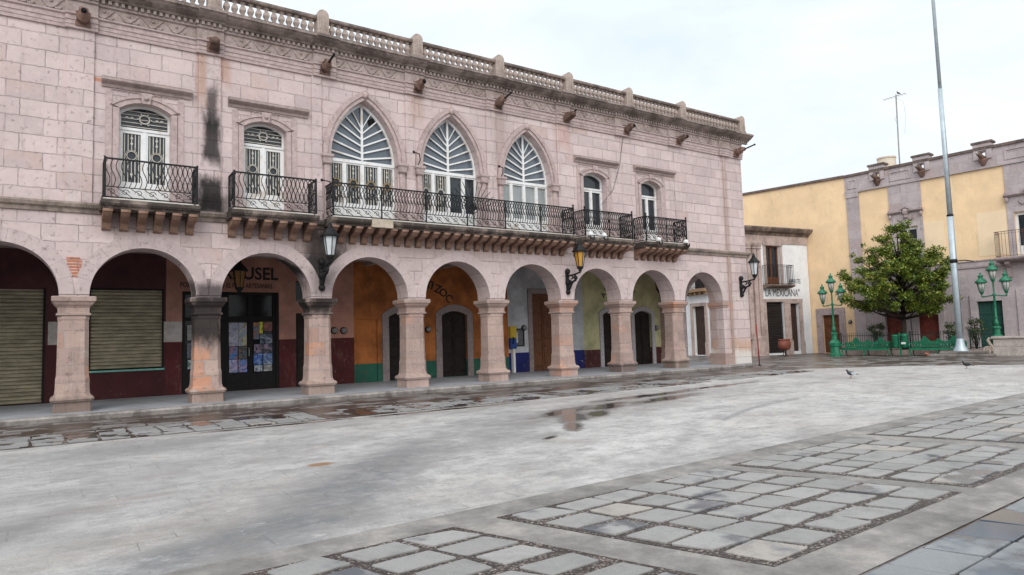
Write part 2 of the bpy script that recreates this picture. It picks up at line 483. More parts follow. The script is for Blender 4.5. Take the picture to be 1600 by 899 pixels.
m_white = plain('white_paint', (.74, .745, .74), .55, .06, 5, .4, dirt=(.38, .25, .14), dirt_amt=.5)
m_cream = plain('white_slab_paint', (.58, .55, .50), .7, .12, 3, .3, dirt=(.4, .3, .2), dirt_amt=.5)
m_gold = plain('ochre_grille', (.36, .26, .14), .5, .3, 12, .4)
m_grille = plain('pale_grille', (.55, .53, .48), .55, .2, 12, .4, dirt=(.3, .18, .08), dirt_amt=.6)
def glass(name, c, rough=.06, spec=.6):
    g = G(name, rough, spec); n = g.noise(1.3, 2)
    g.col(g.mix(n, tuple(x * .6 for x in c), tuple(x * 1.4 for x in c)))
    g.bump(g.noise(.9, 1), .05, .05); return g.m
m_glass = glass('dark_glass', (.022, .028, .034))
m_shopglass = glass('shop_glass', (.014, .015, .017), .12, .2)
m_glassb = glass('fan_glass', (.10, .122, .15), .10, .8)
m_curt = glass('curtained_glass', (.30, .32, .32), .15, .5)
def amber():
    g = G('lantern_glass', .2, .5); o = g.xyz()
    g.col(g.mix(g.mr(g.ma('ADD', o[0], g.ma('MULTIPLY', g.ma('ADD', o[1], .82), .6)), -.02, .02), (.50, .25, .03), (.55, .57, .56)))
    return g.m
m_lglass = amber()
m_lclear = plain('lantern_clear_glass', (.55, .58, .60), .2, .15, 4, .5)
m_frost = plain('street_lamp_glass', (.42, .40, .38), .25, .2, 5, .5)
m_wood = plain('dark_wood_door', (.045, .022, .014), .6, .4, 5, .35)
m_woodb = plain('brown_wood_door', (.14, .052, .022), .6, .35, 5, .35)
m_woodr = plain('red_brown_door', (.17, .035, .022), .55, .3, 5, .35)
m_woodd = plain('black_wood_door', (.02, .015, .013), .7, .4, 5, .2)
m_frameblk = plain('black_shop_frame', (.011, .0105, .0105), .65, .3, 6, .2)
m_stoneg = weathered('door_surround', (.30, .25, .24), dark=(.1, .08, .08), amt=.5, lo=.5, hi=.7, top=0)
m_lav = weathered('pale_surround', (.46, .43, .45), dark=(.2, .17, .16), amt=.5, lo=.55, hi=.75, top=0)
m_letter = plain('black_lettering', (.016, .015, .015), .7, .3, 9, .3)
m_meter = plain('meter_metal', (.22, .22, .21), .4, .3, 12, .5)
m_dark = plain('dark_interior', (.012, .012, .013), .9, .2, 3, .1)
def shutter_mat(name, c, c2):
    g = G(name, .55, .4); n = g.noise(2.5, 6, .75, stretch=(.6, 1, 2.2)); r = g.mr(g.noise(6, 7, .8), .58, .72, 0, .8)
    k = g.mix(g.mr(n, .35, .65), tuple(x * .7 for x in c), tuple(min(1, x * 1.25) for x in c))
    g.col(g.mix(r, k, c2)); return g.m
m_shut = shutter_mat('roller_shutter', (.33, .29, .20), (.10, .07, .045))
m_shutd = shutter_mat('dark_shutter', (.035, .028, .026), (.02, .015, .014))
m_turq = plain('turquoise_sill', (.18, .42, .36), .7, .3, 8)
m_conc_step = plain('walkway_concrete', (.30, .31, .33), .75, .12, 2.5, .35, bump=.1, dirt=(.2, .19, .18), dirt_amt=.5)
m_kerb = weathered('kerb_stone', (.34, .31, .29), dark=(.09, .075, .065), amt=.7, lo=.42, hi=.62, top=0)
m_ceil = plain('arcade_ceiling', (.33, .26, .22), .9, .15, 1.5)

# ---------------------------------------------------------------- ground
def wet_flags():
    g = G('wet_flagstones', .6, .5); o = g.xyz()
    w1 = g.ma('MULTIPLY', g.ma('SUBTRACT', g.noise(1.5, 3), .5), .35)
    vec = g.comb(g.ma('ADD', o[0], w1), g.ma('ADD', o[1], w1))
    br = g.nd('ShaderNodeTexBrick', {'offset': .4, 'squash': 1.4, 'squash_frequency': 3}, Vector=vec, Color1=(0, 0, 0), Color2=(1, 1, 1), Mortar=(.5, .5, .5),
              Scale=1.0, Mortar_Size=.035, Mortar_Smooth=.3, Brick_Width=.85, Row_Height=.5)
    tint = br.outputs['Color']; j = br.outputs['Fac']
    k = g.mix(tint, (.14, .13, .125), (.27, .255, .245))
    k = g.mix(g.mr(g.noise(6, 5, .7), .4, .7, 0, .6), k, (.12, .11, .105))
    wet = g.mr(g.ma('ADD', g.noise(.9, 5, .68, stretch=(.75, 1.2, 1)), g.ma('MULTIPLY', g.ma('SUBTRACT', tint, .5), .2)), .44, .52)
    wet = g.ma('MAXIMUM', wet, g.ma('MULTIPLY', j, .9))
    k = g.mix(wet, k, g.mix(g.noise(4, 4), (.042, .028, .022), (.085, .060, .048)))
    g.col(k); g.rough(g.mr(wet, 0, 1, .75, .33, False))
    h = g.ma('SUBTRACT', g.ma('MULTIPLY', g.noise(14, 4), .3), j)
    n = g.nd('ShaderNodeBump', Height=h, Strength=g.mr(wet, 0, 1, .5, .06, False), Distance=.02)
    g.nt.links.new(n.outputs[0], g.b.inputs['Normal'])
    return g.m
def concrete():
    g = G('plaza_concrete', .75, .35); o = g.xyz(); x, y = o[0], o[1]
    st = g.noise(.6, 9, .74, stretch=(.8, 1.15, 1)); big = g.noise(.16, 5, .6, stretch=(.7, 1, 1)); mid = g.noise(3.2, 9, .8, stretch=(.85, 1.15, 1)); fine = g.noise(60, 5, .8)
    k = g.ramp(st, [(.32, (.26, .25, .242)), (.47, (.43, .416, .402)), (.62, (.55, .533, .514))])
    k = g.mix(g.mr(big, .48, .66, 0, .5), k, (.33, .295, .265))
    k = g.mix(g.mr(mid, .47, .62, 0, .55), k, (.235, .228, .224))
    wob = g.noise(1.1, 8, .75); brk = g.mr(g.noise(2.1, 9, .8, stretch=(.85, 1.2, 1)), .36, .56, .4, 1)
    for cx, cy, rx, ry, a, c, f in ((2.9, -12.5, 3.4, .60, .86, (.10, .104, .112), .95), (1.3, -13.85, 1.2, .40, .28, (.11, .113, .118), .9), (7.0, -9.4, 2.6, .8, .9, (.17, .17, .174), .7), (8.0, -12.9, 1.9, .12, .55, (.17, .17, .176), .45),
            (1.4, -7.0, 1.6, .8, .2, (.16, .166, .172), .75), (.3, -11.7, .5, .16, 0, (.23, .18, .158), .7), (.85, -11.4, .35, .1, 0, (.27, .195, .165), .7), (1.25, -10.1, .4, .1, .1, (.28, .21, .19), .6),
            (3.05, -10.86, .15, .12, 0, (.22, .115, .045), .95), (0.55, -13.3, 1.0, .4, .3, (.26, .225, .18), .6), (11, -8.6, 3.2, .8, .1, (.235, .213, .2), .7), (-.5, -12.2, .75, .5, .4, (.12, .12, .12), .8), (9, -6.2, 6, .35, 0, (.24, .215, .2), .6), (9.6, -8.6, 2.6, .75, .35, (.17, .158, .148), .75), (13, -7.4, 3.0, .6, .1, (.2, .185, .175), .6), (6.8, -11.0, .5, .2, .5, (.15, .145, .14), .5)):
        k = g.mix(g.ma('MULTIPLY', g.ma('MULTIPLY', g.ell_mask(x, y, cx, cy, rx, ry, a, .75, wob, 1.1), brk), f), k, c)
    # cast joints, mostly filled
    w1 = g.ma('MULTIPLY', g.ma('SUBTRACT', g.noise(5, 3), .5), .05)
    br = g.nd('ShaderNodeTexBrick', {'offset': .5}, Vector=g.comb(g.ma('ADD', x, w1), g.ma('ADD', y, w1)), Color1=(0, 0, 0), Color2=(1, 1, 1), Mortar=(.5, .5, .5), Scale=1.0, Mortar_Size=.008, Mortar_Smooth=.4, Brick_Width=.62, Row_Height=.42)
    jm = g.ma('MULTIPLY', br.outputs['Fac'], g.mr(g.noise(1.3, 4, .7), .50, .66, .04, .6))
    k = g.mix(g.ma('MULTIPLY', g.mr(br.outputs['Color'], .2, 1), g.mr(x, 5, 10, .32, .08)), k, (.27, .262, .255))
    # grime worn into the paving, scuffs and old gum
    k = g.mix(g.ma('MULTIPLY', g.ell_mask(x, y, -1.0, -10.2, 5.2, 4.0, 0, .8, wob, .9), .42), k, (.215, .21, .208))
    gr = g.mr(g.noise(1.7, 10, .84, stretch=(.85, 1.2, 1)), .50, .58)
    k = g.mix(g.ma('MULTIPLY', gr, .5), k, (.19, .182, .176))
    gr2 = g.mr(g.noise(.75, 10, .8, stretch=(.85, 1.2, 1)), .54, .59)
    k = g.mix(g.ma('MULTIPLY', gr2, .34), k, (.245, .222, .2))
    k = g.mix(g.mr(g.noise(3.1, 10, .86, stretch=(.7, 1.3, 1)), .57, .64, 0, .5), k, (.54, .525, .505))
    vg = g.nd('ShaderNodeTexVoronoi', Vector=g.obj(), Scale=2.3)
    k = g.mix(g.mr(vg.outputs['Distance'], .035, .05, .7, 0), k, (.10, .098, .096))
    k = g.mix(jm, k, (.085, .08, .076))
    vd = g.nd('ShaderNodeTexVoronoi', Vector=g.obj(), Scale=11.0)
    k = g.mix(g.ma('MULTIPLY', g.mr(vd.outputs['Distance'], .10, .16, 1, 0), g.mr(g.xyz(vd.outputs['Color'])[0], .62, .8, 0, .6)), k, (.15, .143, .137))
    k = g.mix(g.ma('MULTIPLY', g.mr(vd.outputs['Distance'], .06, .10, 1, 0), g.mr(g.xyz(vd.outputs['Color'])[1], .88, .9, 0, .8)), k, (.66, .65, .63))
    k = g.mix(g.mr(g.noise(14, 6, .85), .56, .64, 0, .4), k, (.17, .163, .157))
    k = g.mix(g.mr(fine, .45, .7, 0, .6), k, (.17, .165, .16))
    k = g.mix(g.ma('MULTIPLY', g.ell_mask(x, y, 3.05, -10.86, .17, .13, 0, .4, g.noise(9, 4), .5), .85), k, (.21, .115, .05))
    # damp fringes and standing water in the dips
    edge = g.noise(1.5, 8, .72, stretch=(.85, 1.2, 1)); wet = None
    for cx, cy, rx, ry, an in ((9.4, -8.4, 1.05, .30, .42), (10.7, -8.25, .8, .3, .5), (8.75, -9.35, .8, .26, .85), (7.95, -10.35, .5, .16, .9), (12.9, -8.05, 1.3, .28, .25), (9.6, -9.2, .7, .22, .8), (6.75, -11.2, .2, .08, .5), (3.9, -5.8, 1.6, .13, .02), (7.6, -5.85, 1.7, .15, .03), (13.4, -7.1, 2.0, .26, .1), (16.5, -6.6, 1.8, .2, .1)):
        q = g.ell_mask(x, y, cx, cy, rx, ry, an, .75, edge, 1.7)
        wet = q if wet is None else g.ma('MAXIMUM', wet, q)
    k = g.mix(g.mr(wet, .05, .5, 0, .72), k, (.105, .097, .09)); k = g.mix(g.mr(wet, .6, .85, 0, .8), k, (.055, .047, .042))
    g.col(k)
    core = g.mr(wet, .55, .8)
    g.rough(g.ma('SUBTRACT', g.mr(wet, 0, .5, .76, .5), g.ma('MULTIPLY', core, .41)))
    h = g.ma('SUBTRACT', g.ma('ADD', g.ma('MULTIPLY', fine, .5), g.ma('MULTIPLY', mid, .4)), jm)
    n = g.nd('ShaderNodeBump', Height=h, Strength=g.mr(core, 0, 1, .45, .02, False), Distance=.009)
    g.nt.links.new(n.outputs[0], g.b.inputs['Normal'])
    return g.m
def band_concrete():
    g = G('band_concrete', .8, .3); n = g.noise(1.4, 7, .7); f = g.noise(60, 3, .8)
    k = g.ramp(n, [(.32, (.105, .102, .098)), (.5, (.20, .19, .177)), (.66, (.33, .305, .28))])
    k = g.mix(g.mr(f, .5, .72, 0, .5), k, (.12, .113, .106)); k = g.mix(g.mr(g.noise(17, 4, .8), .66, .72, 0, .4), k, (.36, .345, .33))
    g.col(k); g.bump(g.ma('ADD', f, n), .35, .006); return g.m
def gravel():
    g = G('gravel_joints', .75, .4); o = g.obj()
    v = g.nd('ShaderNodeTexVoronoi', Vector=o, Scale=46.0); v2 = g.nd('ShaderNodeTexVoronoi', Vector=o, Scale=37.0)
    s = g.xyz(v.outputs['Color'])
    k = g.ramp(s[0], [(0, (.04, .028, .024)), (.5, (.10, .08, .07)), (.75, (.26, .21, .185)), (.92, (.42, .33, .28)), (1, (.55, .5, .46))])
    k = g.mix(g.mr(v.outputs['Distance'], .35, .8, 0, .9), k, (.02, .016, .014))
    k = g.mix(g.mr(g.noise(2.2, 4), .40, .60, .1, .7), k, (.036, .027, .023))
    g.col(k); g.bump(g.ma('SUBTRACT', 1.0, g.ma('ADD', v.outputs['Distance'], v2.outputs['Distance'])), 1.0, .02)
    g.rough(.5); return g.m
def paver(name, dry, wetc, wet_lo, wet_hi, r=(.7, .12), wsc=.75):
    g = G(name, .7, .45)
    ri = g.nd('ShaderNodeNewGeometry').outputs['Random Per Island']
    n = g.noise(3.2, 6, .7); f = g.noise(45, 4, .75)
    k = g.mix(ri, tuple(x * .84 for x in dry), tuple(min(1, x * 1.1) for x in dry))
    k = g.mix(g.mr(ri, .955, .965, 0, .5), k, (.34, .29, .24))
    k = g.mix(g.mr(n, .45, .68, 0, .55), k, tuple(x * .6 for x in dry))
    k = g.mix(g.mr(f, .48, .7, 0, .5), k, tuple(x * .55 for x in dry))
    k = g.mix(g.mr(g.noise(11, 6, .8), .63, .7, 0, .5), k, tuple(min(1, x * 1.3) for x in dry))
    wet = g.mr(g.ma('ADD', g.noise(wsc, 4, .6), g.ma('ADD', g.ma('MULTIPLY', g.ma('SUBTRACT', g.noise(2.6, 3), .5), .35), g.ma('MULTIPLY', g.ma('SUBTRACT', ri, .5), .12))), wet_lo, wet_hi)
    k = g.mix(wet, k, wetc)
    g.col(k); g.rough(g.mr(wet, 0, 1, r[0], r[1], False))
    b = g.nd('ShaderNodeBump', Height=g.ma('ADD', n, g.ma('MULTIPLY', f, .4)), Strength=g.mr(wet, 0, 1, .5, .05, False), Distance=.012)
    g.nt.links.new(b.outputs[0], g.b.inputs['Normal']); return g.m
m_flags = wet_flags(); m_conc = concrete(); m_band = band_concrete(); m_grav = gravel()
m_pav = paver('paver_stone', (.275, .268, .258), (.11, .118, .13), .56, .66, (.75, .2))
m_pav2 = paver('wet_slab_stone', (.23, .24, .247), (.075, .095, .12), .44, .56, (.55, .1), 1.0)
m_pav3 = paver('strip_paver_stone', (.26, .255, .25), (.06, .045, .04), .52, .56, (.7, .12), .9)
def sheet(name, pts, z, mat, kind='structure'):
    m = MB(); vs = [(x, y, z) for x, y in pts]
    m.add(vs, tessellate_polygon([[Vector((x, y, 0)) for x, y in pts]]))
    return tag(m.build(name, mat), kind=kind)
sheet('ground', [(-600, -600), (900, -600), (900, 900), (-600, 900)], 0, m_flags)
sheet('plaza_pavement', [(-30, -5.55), (6, -5.6), (13.5, -5.5), (16.5, -5.0), (19.6, -4.45), (25.6, -3.7), (27.2, -4.6), (29.2, -5.9), (31.5, -9.5), (33.2, -13.1), (3, -14.35), (-30, -15.7)], .004, m_conc)
def skew(s, t):      # paving field: s along the plaza, t across it towards the camera
    return (3.45 + s + .33 * t, -14.79 + .04 * s - t)
def quad(s0, s1, t0, t1): return [skew(s0, t0), skew(s1, t0), skew(s1, t1), skew(s0, t1)]
sheet('paving_border', quad(-30, 30, -.44, 2.78), .008, m_band)
def stones(m, s0, s1, t0, t1, ns, nt_, gap, z0, z1, jit, fn=skew, rr=.16):
    ds = (s1 - s0) / ns; dt = (t1 - t0) / nt_
    for i in range(ns):
        for k in range(nt_):
            a0 = s0 + i * ds + gap / 2; a1 = a0 + ds - gap; b0 = t0 + k * dt + gap / 2; b1 = b0 + dt - gap
            J = lambda: rnd.uniform(-jit, jit)
            c = [(a0 + J(), b0 + J()), (a1 + J(), b0 + J()), (a1 + J(), b1 + J()), (a0 + J(), b1 + J())]
            ring = []
            for q in range(4):
                p, n_, pr = c[q], c[(q + 1) % 4], c[q - 1]
                r1 = rr * rnd.uniform(.5, 1.3); r2 = rr * rnd.uniform(.5, 1.3)
                ring.append((p[0] + (pr[0] - p[0]) * r1, p[1] + (pr[1] - p[1]) * r1))
                ring.append((p[0] * .97 + (pr[0] + n_[0]) * .015, p[1] * .97 + (pr[1] + n_[1]) * .015))
                ring.append((p[0] + (n_[0] - p[0]) * r2, p[1] + (n_[1] - p[1]) * r2))
            cx = sum(p[0] for p in ring) / 12; cy = sum(p[1] for p in ring) / 12
            dz = rnd.uniform(-.004, .004); tx, ty = rnd.uniform(-.014, .014), rnd.uniform(-.014, .014)
            vs = []
            for (f, z) in ((1.0, z0), (1.0, z1 - .004), (.985, z1)):
                for p in ring:
                    X, Y = fn(cx + (p[0] - cx) * f, cy + (p[1] - cy) * f)
                    vs.append((X, Y, z + (dz + (p[0] - cx) * tx + (p[1] - cy) * ty if z > z0 else 0)))
            fs = [(r * 12 + q, r * 12 + (q + 1) % 12, (r + 1) * 12 + (q + 1) % 12, (r + 1) * 12 + q) for r in range(2) for q in range(12)]
            fs.append(tuple(24 + q for q in range(12)))
            m.add(vs, fs)
pan = [(-3.9, -.55, 6, .10), (0, 3.12, 6, .075), (3.52, 6.3, 6, .062), (6.95, 10.1, 6, .055), (10.55, 13.8, 6, .05), (14.3, 17.5, 6, .05), (18, 21.2, 6, .05), (21.7, 25, 6, .05), (-8, -4.3, 7, .08)]
m = MB(); mg = MB()
for s0, s1, n, gp in pan:
    vs = [(*p, .012) for p in quad(s0 - .05, s1 + .05, -.02, 2.34)]
    mg.add(vs, [(0, 1, 2, 3)])
    stones(m, s0, s1, 0, 2.30, n, 6, gp, .010, .025, .032, rr=.075)
tag(mg.build('gravel_joint_bed', m_grav), kind='structure')
tag(m.build('paving_stones', m_pav), kind='structure')
m = MB(); stones(m, -12, 30, 2.82, 6.6, 78, 10, .022, .004, .024, .004, rr=.04)
tag(m.build('slab_paving', m_pav2), kind='structure')
# paved strip between the flagstones and the plaza
m = MB(); s = -14.0
while s < 24:
    y1 = 0.0
    n = 11
    stones(m, s, s + n * .53, 0, 1.72, n, 4, .055, .003, .020, .03, fn=lambda a, b: (a, -3.78 - b + (max(0, a - 13.5) * .055)))
    s += n * .53 + .75
tag(m.build('strip_paving', m_pav3), kind='structure')
m_tyre = plain('tyre_rubber', (.29, .283, .285), .8, .3, 9)
# tyre marks on the pale concrete
for k in range(3):
    m = MB(); P = []
    for i in range(15):
        t = i / 14; a = .35 + .95 * t
        P.append((10.3 + 4.4 * t + .10 * k * (1 - t * .5), -11.95 + 2.05 * sin(a * 1.15) / sin(1.5) - .72 + .09 * k))
    vs = []
    for (x, y) in P: vs += [(x, y - .018, .0075), (x, y + .018, .0075)]
    m.add(vs, [(2 * i, 2 * i + 2, 2 * i + 3, 2 * i + 1) for i in range(14)])
    tag(m.build('tyre_mark', m_tyre), kind='structure')

# ---------------------------------------------------------------- the arcaded building
H = thing('arcade_building', 'long pink stone two storey building with round arches below and balconies above', 'building')
PX = [-5.95, -2.76, .42, 3.55, 6.72, 9.92, 13.1, 16.32, 19.43, 22.62]       # pier centres
UPX = [-2.75, .47, 3.55, 6.85, 9.95, 13.15, 16.35, 19.45, 22.65, 26.07]     # upper bays
XL, XR, YB, FZ = -7.2, 27.4, 4.3, .14
ZS, RA = 3.08, 1.25
# walkway
m = MB(); m.prism([(-.9, .0), (-.93, .10), (-.9, .14), (-.62, .145), (-.62, 0)], XL, 26.2)
tag(m.build('kerb', m_kerb), kind='structure')
m = MB(); m.box(XL, 26.15, -.618, -.003, -.05, FZ); m.box(XL, XR - .02, -.003, YB + .1, -.05, FZ)
tag(m.build('walkway', m_conc_step), kind='structure')

def pier(x):
    m = MB()
    m.sq_lathe([(.405, FZ - .02), (.40, .38)], (x, .40, 0), .03)
    m.sq_lathe([(.40, .38), (.445, .40), (.47, .455), (.445, .51), (.40, .535)], (x, .40, 0), .05)
    m.sq_lathe([(.40, .535), (.375, .60), (.365, .72), (.362, .95), (.345, 1.05), (.338, 1.5), (.33, 2.42), (.345, 2.47), (.335, 2.56)], (x, .40, 0), .095)
    p = m.build('pier', m_pier, H)
    m = MB()
    m.sq_lathe([(.345, 2.54), (.375, 2.56), (.375, 2.60), (.34, 2.62), (.345, 2.74), (.37, 2.78), (.41, 2.82), (.44, 2.88), (.475, 2.91), (.48, 3.01), (.455, 3.03)], (x, .40, 0), .02)
    m.build('capital', m_pier, p)
for x in PX[1:]: pier(x)
# lower wall with its round arches
openings = []
for a, b in zip(PX[:-1], PX[1:]): openings.append((a + .34 + (b - a - .68) / 2, (b - a - .64) / 2))
last_c, last_r = (22.62 + .32 + 25.5) / 2, (25.5 - 22.62 - .32) / 2
openings.append((last_c, last_r))
out = [(XL, 3.02)]
for cx, r in openings:
    out += [(cx - r, 3.02)] + list(reversed(arc(cx, ZS, r, 0, pi, 26))) + [(cx + r, 3.02)]
out += [(XR, 3.02), (XR, 5.3), (XL, 5.3)]
m = MB(); m.plate(out, [], 0, .80)
m.plate(rect(25.5, XR, 0, 3.02), [], 0, .80)
m.plate(rect(XL, PX[0] + .3, 0, 3.02), [], 0, .8)
lw = m.build('lower_wall', m_wall, H)
m = MB()       # impost of the end pier
m.box(25.44, 25.9, -.06, .84, 2.86, 3.03); m.box(25.47, 25.86, -.03, .82, 2.76, 2.86); m.box(25.40, 25.95, -.07, .85, .14, .55); m.box(25.43, 25.92, -.05, .83, .55, .66)
m.box(26.0, 26.14, -.035, .02, .0, 5.15)
m.build('end_pier_trim', m_pier, lw)
for cx, r in openings:
    m = MB(); n = 11
    for i in range(n):
        a0 = pi * i / n + .0014; a1 = pi * (i + 1) / n - .0014; cl = lambda P: [(min(max(p, cx - r - .312), cx + r + .312), q) for p, q in P]
        o = cl(arc(cx, ZS, r + .31, a0, a1, 4)) + list(reversed(arc(cx, ZS, r - .004, a0, a1, 4)))
        m.plate(o, [], -.026, .02)
        if i == 0: a0 = .34
        if i == n - 1: a1 = pi - .34
        if a0 >= a1: continue
        o = cl(arc(cx, ZS, r + .34, a0, a1, 4)) + list(reversed(cl(arc(cx, ZS, r + .312, a0, a1, 4))))
        m.plate(o, [], -.018, .02)
    m.build('archivolt', m_arch, lw)
m = MB()       # patch of bare brick in the spandrel above the first pier
for i in range(7):
    z = 3.52 + i * .075; m.box(.30 - .01 * i, .56 + rnd.uniform(-.04, .06), -.012, .02, z, z + .045)
m.build('exposed_brick', m_brick, lw)
for x, wd in ((26.15, .5), (26.85, .5)):     # pale daubed letter shapes on the end pier
    t = text_mb('T', wd, .42, .006); t.v = [(a + x, b - .004, c + 2.92) for a, b, c in t.v]
    t.build('daubed_letter', m_cream, lw)

# upper wall
WIN = [dict(k='grille', x0=1.35, x1=2.57, zs=8.03, zc=8.24, c0=.93, c1=3.08, cz=8.68), dict(k='grille', x0=4.48, x1=5.68, zs=8.03, zc=8.24, c0=4.04, c1=6.34, cz=8.68),
       dict(k='plain', x0=17.33, x1=18.52, zs=8.0, zc=8.2, c0=16.88, c1=19.2, cz=8.66), dict(k='plain', x0=20.53, x1=21.68, zs=8.0, zc=8.2, c0=20.13, c1=22.58, cz=8.66)]
GOTH = [(8.19, 1.13), (11.36, 1.13), (14.61, 1.10)]
SPR = 7.5
holes = [seg_arch(q['x0'], q['x1'], 5.42, q['zs'], q['zc']) for q in WIN] + [pointed(c, hw, 5.42, SPR) for c, hw in GOTH]
m = MB(); x = XL          # laid up in butted pieces: solid strips, aprons under the openings, arched heads over them
for h in sorted(holes, key=lambda h: h[0][0]):
    (x0, z0), (x1, _), head = h[0], h[1], h[2:]
    m.plate(rect(x, x0, 5.3, 10.0), [], 0, .45)
    m.plate(rect(x0, x1, 5.3, z0), [], 0, .45)
    m.plate([(x0, 10.0)] + list(reversed(head)) + [(x1, 10.0)], [], 0, .45)
    x = x1
m.plate(rect(x, XR, 5.3, 10.0), [], 0, .45)
uw = m.build('upper_wall', m_wall, H)
for a, b, y in ((-3.04, -2.46, .05), (.18, .76, .05), (3.26, 3.84, .05), (6.46, 6.775, .045), (9.62, 9.94, .045), (12.80, 13.215, .045), (16.04, 16.6, .05), (26.0, 26.14, .03), (19.43, 19.46, .012), (22.63, 22.66, .012)):
    MB().box(a, b, -y, .01, 5.42, 9.95).build('pilaster', m_wall, uw)
# body behind
m = MB(); m.box(XL, XR, .8, 13, 4.85, 5.3); m.box(XL, XR, .45, 13, 10.0, 10.4)
m.box(XR - .45, XR, .45, 13, 5.3, 10.0); m.box(XL, XL + .4, .45, 13, 0, 10.0); m.box(XL, XR, 12.6, 13, 0, 10)
m.box(XR - .4, XR, YB + .02, 12.6, 0, 4.85)
m.box(XL + .4, XR - .45, 2.2, 2.3, 5.3, 10.0)
m.build('building_body', m_wall, H)
sw = MB(); sw.plate([(.8, 0), (.85, 0), (.85, 3.02)] + list(reversed(arc(2.35, 3.02, 1.5, 0, pi, 20))) + [(3.85, 3.02), (3.85, 0), (4.3, 0), (4.3, 4.85), (.8, 4.85)], [], XR - .6, XR, fn=lambda a, b, c: (b, a, c))
sw.build('end_wall', m_wall, H)
m = MB(); m.box(XL, XR - .6, .8, YB, 4.72, 4.84)
for x in PX[1:]: m.box(x - .12, x + .12, .8, YB, 4.58, 4.72)
m.build('arcade_ceiling', m_ceil, H)

# string course
m = MB(); prof = [(.0, 5.14), (-.05, 5.15), (-.07, 5.24), (-.14, 5.28), (-.17, 5.36), (-.15, 5.41), (0, 5.42)]
m.prism(prof, XL, XR + .17)
m.build('string_course', m_slab, H)

# entablature: architrave, frieze with garland, dentils, cornice
RES = [x for x in UPX]
def runs(prof, proud=.07, hw=.36):
    m = MB(); x = XL
    for c in RES:
        m.prism(prof, x, c - hw)
        m.prism([(y - proud if y < -.001 else y, z) for y, z in prof], c - hw, c + hw)
        x = c + hw
    m.prism(prof, x, XR + max(0, -min(y for y, z in prof) - .05))
    return m
runs([(0, 9.93), (-.05, 9.93), (-.05, 10.02), (-.065, 10.025), (-.065, 10.13), (-.085, 10.135), (-.085, 10.25), (-.13, 10.28), (-.13, 10.32), (-.03, 10.325), (0, 10.325)]).build('architrave', m_trim, H)
fr = runs([(0, 10.322), (-.045, 10.322), (-.045, 10.64), (-.10, 10.66), (-.11, 10.72), (0, 10.722)]).build('frieze', m_frieze, H)
m = MB()
def gz(x): return -.05 - (.07 if any(abs(x - c) < .37 for c in RES) else 0)
x = -1.6
while x < 27.0:
    if not any(abs(x + .28 - c) < .40 for c in RES):
        y = gz(x + .28)
        m.tube([(x, y - .01, 10.60), (x + .10, y, 10.50), (x + .17, y, 10.40), (x + .23, y, 10.37), (x + .29, y, 10.385), (x + .38, y, 10.48), (x + .46, y, 10.585), (x + .52, y, 10.61)], [.018, .026, .034, .04, .04, .034, .026, .02], 5)
        m.tube([(x + .34, y, 10.38), (x + .43, y, 10.37), (x + .50, y, 10.42)], [.04, .045, .014], 5)
        m.ball((x + .26, y, 10.55), .045, 6)
    x += .575
m.build('garland', m_frieze, fr)
m = MB(); x = XL
while x < XR + .1:
    y = .0 - (.07 if any(abs(x + .04 - c) < .36 for c in RES) else 0)
    m.box(x, x + .075, y - .165, -.05, 10.725, 10.82); x += .15
m.build('dentils', m_frieze, fr)
runs([(0, 10.724), (-.11, 10.724), (-.11, 10.82), (-.19, 10.83), (-.22, 10.87), (-.30, 10.90), (-.40, 10.96), (-.46, 11.02), (-.50, 11.03), (-.50, 11.10), (-.47, 11.12), (0, 11.13)]).build('cornice', m_corn, H)

# balustrade: rail, posts, balusters
POSTS = [-2.75, .5, 3.62, 6.72, 9.95, 13.25, 16.5, 19.73, 23.0, 27.15]
m = MB()
m.prism([(-.36, 11.125), (-.36, 11.19), (-.10, 11.19), (-.10, 11.125)], XL, XR - .05)
m.prism([(-.37, 11.62), (-.385, 11.66), (-.37, 11.73), (-.30, 11.755), (-.14, 11.755), (-.09, 11.72), (-.10, 11.62)], XL, XR - .05)
bal = m.build('balustrade', m_rail, H)
m = MB()
m.sq_lathe([(.075, 0), (.075, .04), (.045, .07), (.055, .11), (.085, .19), (.075, .27), (.045, .34), (.036, .37), (.05, .385), (.07, .40), (.07, .44)], (0, 0, 0), .02)
bme = m.mesh('baluster', m_balus)
bx = []
for a, b in zip([XL - .2] + POSTS, POSTS):
    n = max(1, round((b - a - .46) / .213)); d = (b - a - .44) / n
    bx += [a + .22 + d * (i + .5) for i in range(n)]
vis = [x for x in bx if x > 1.2]
near = vis[:100]; rest = [x for x in bx if x not in near]
for x in near: link('baluster', bme, bal, (x, -.23, 11.185))
m = MB()
for x in rest:
    m.add([(v.co.x + x, v.co.y - .23, v.co.z + 11.185) for v in bme.vertices], [list(p.vertices) for p in bme.polygons])
tag(m.build('baluster', m_balus, bal), kind='stuff')
m = MB()
m.box(-.20, .20, -.22, .18, 0, .10); m.plate([(-.18, .1), (.18, .1), (.18, .62)] + arc(0, .64, .18, 0, pi, 8) + [(-.18, .62)], [], -.19, .15)
for x in (-.09, 0, .09): m.box(x - .018, x + .018, -.205, -.19, .18, .62)
pme = m.mesh('balustrade_post', m_balus)
for x in POSTS: link('balustrade_post', pme, bal, (x, -.22, 11.125))
m = MB(); m.tube([(27.28, -.3, 11.3), (27.40, -.3, 11.36), (27.42, -.3, 11.5), (27.34, -.3, 11.54), (27.32, -.3, 11.47)], [.06, .06, .05, .04, .03], 6)
m.build('corner_scroll', m_balus, bal)

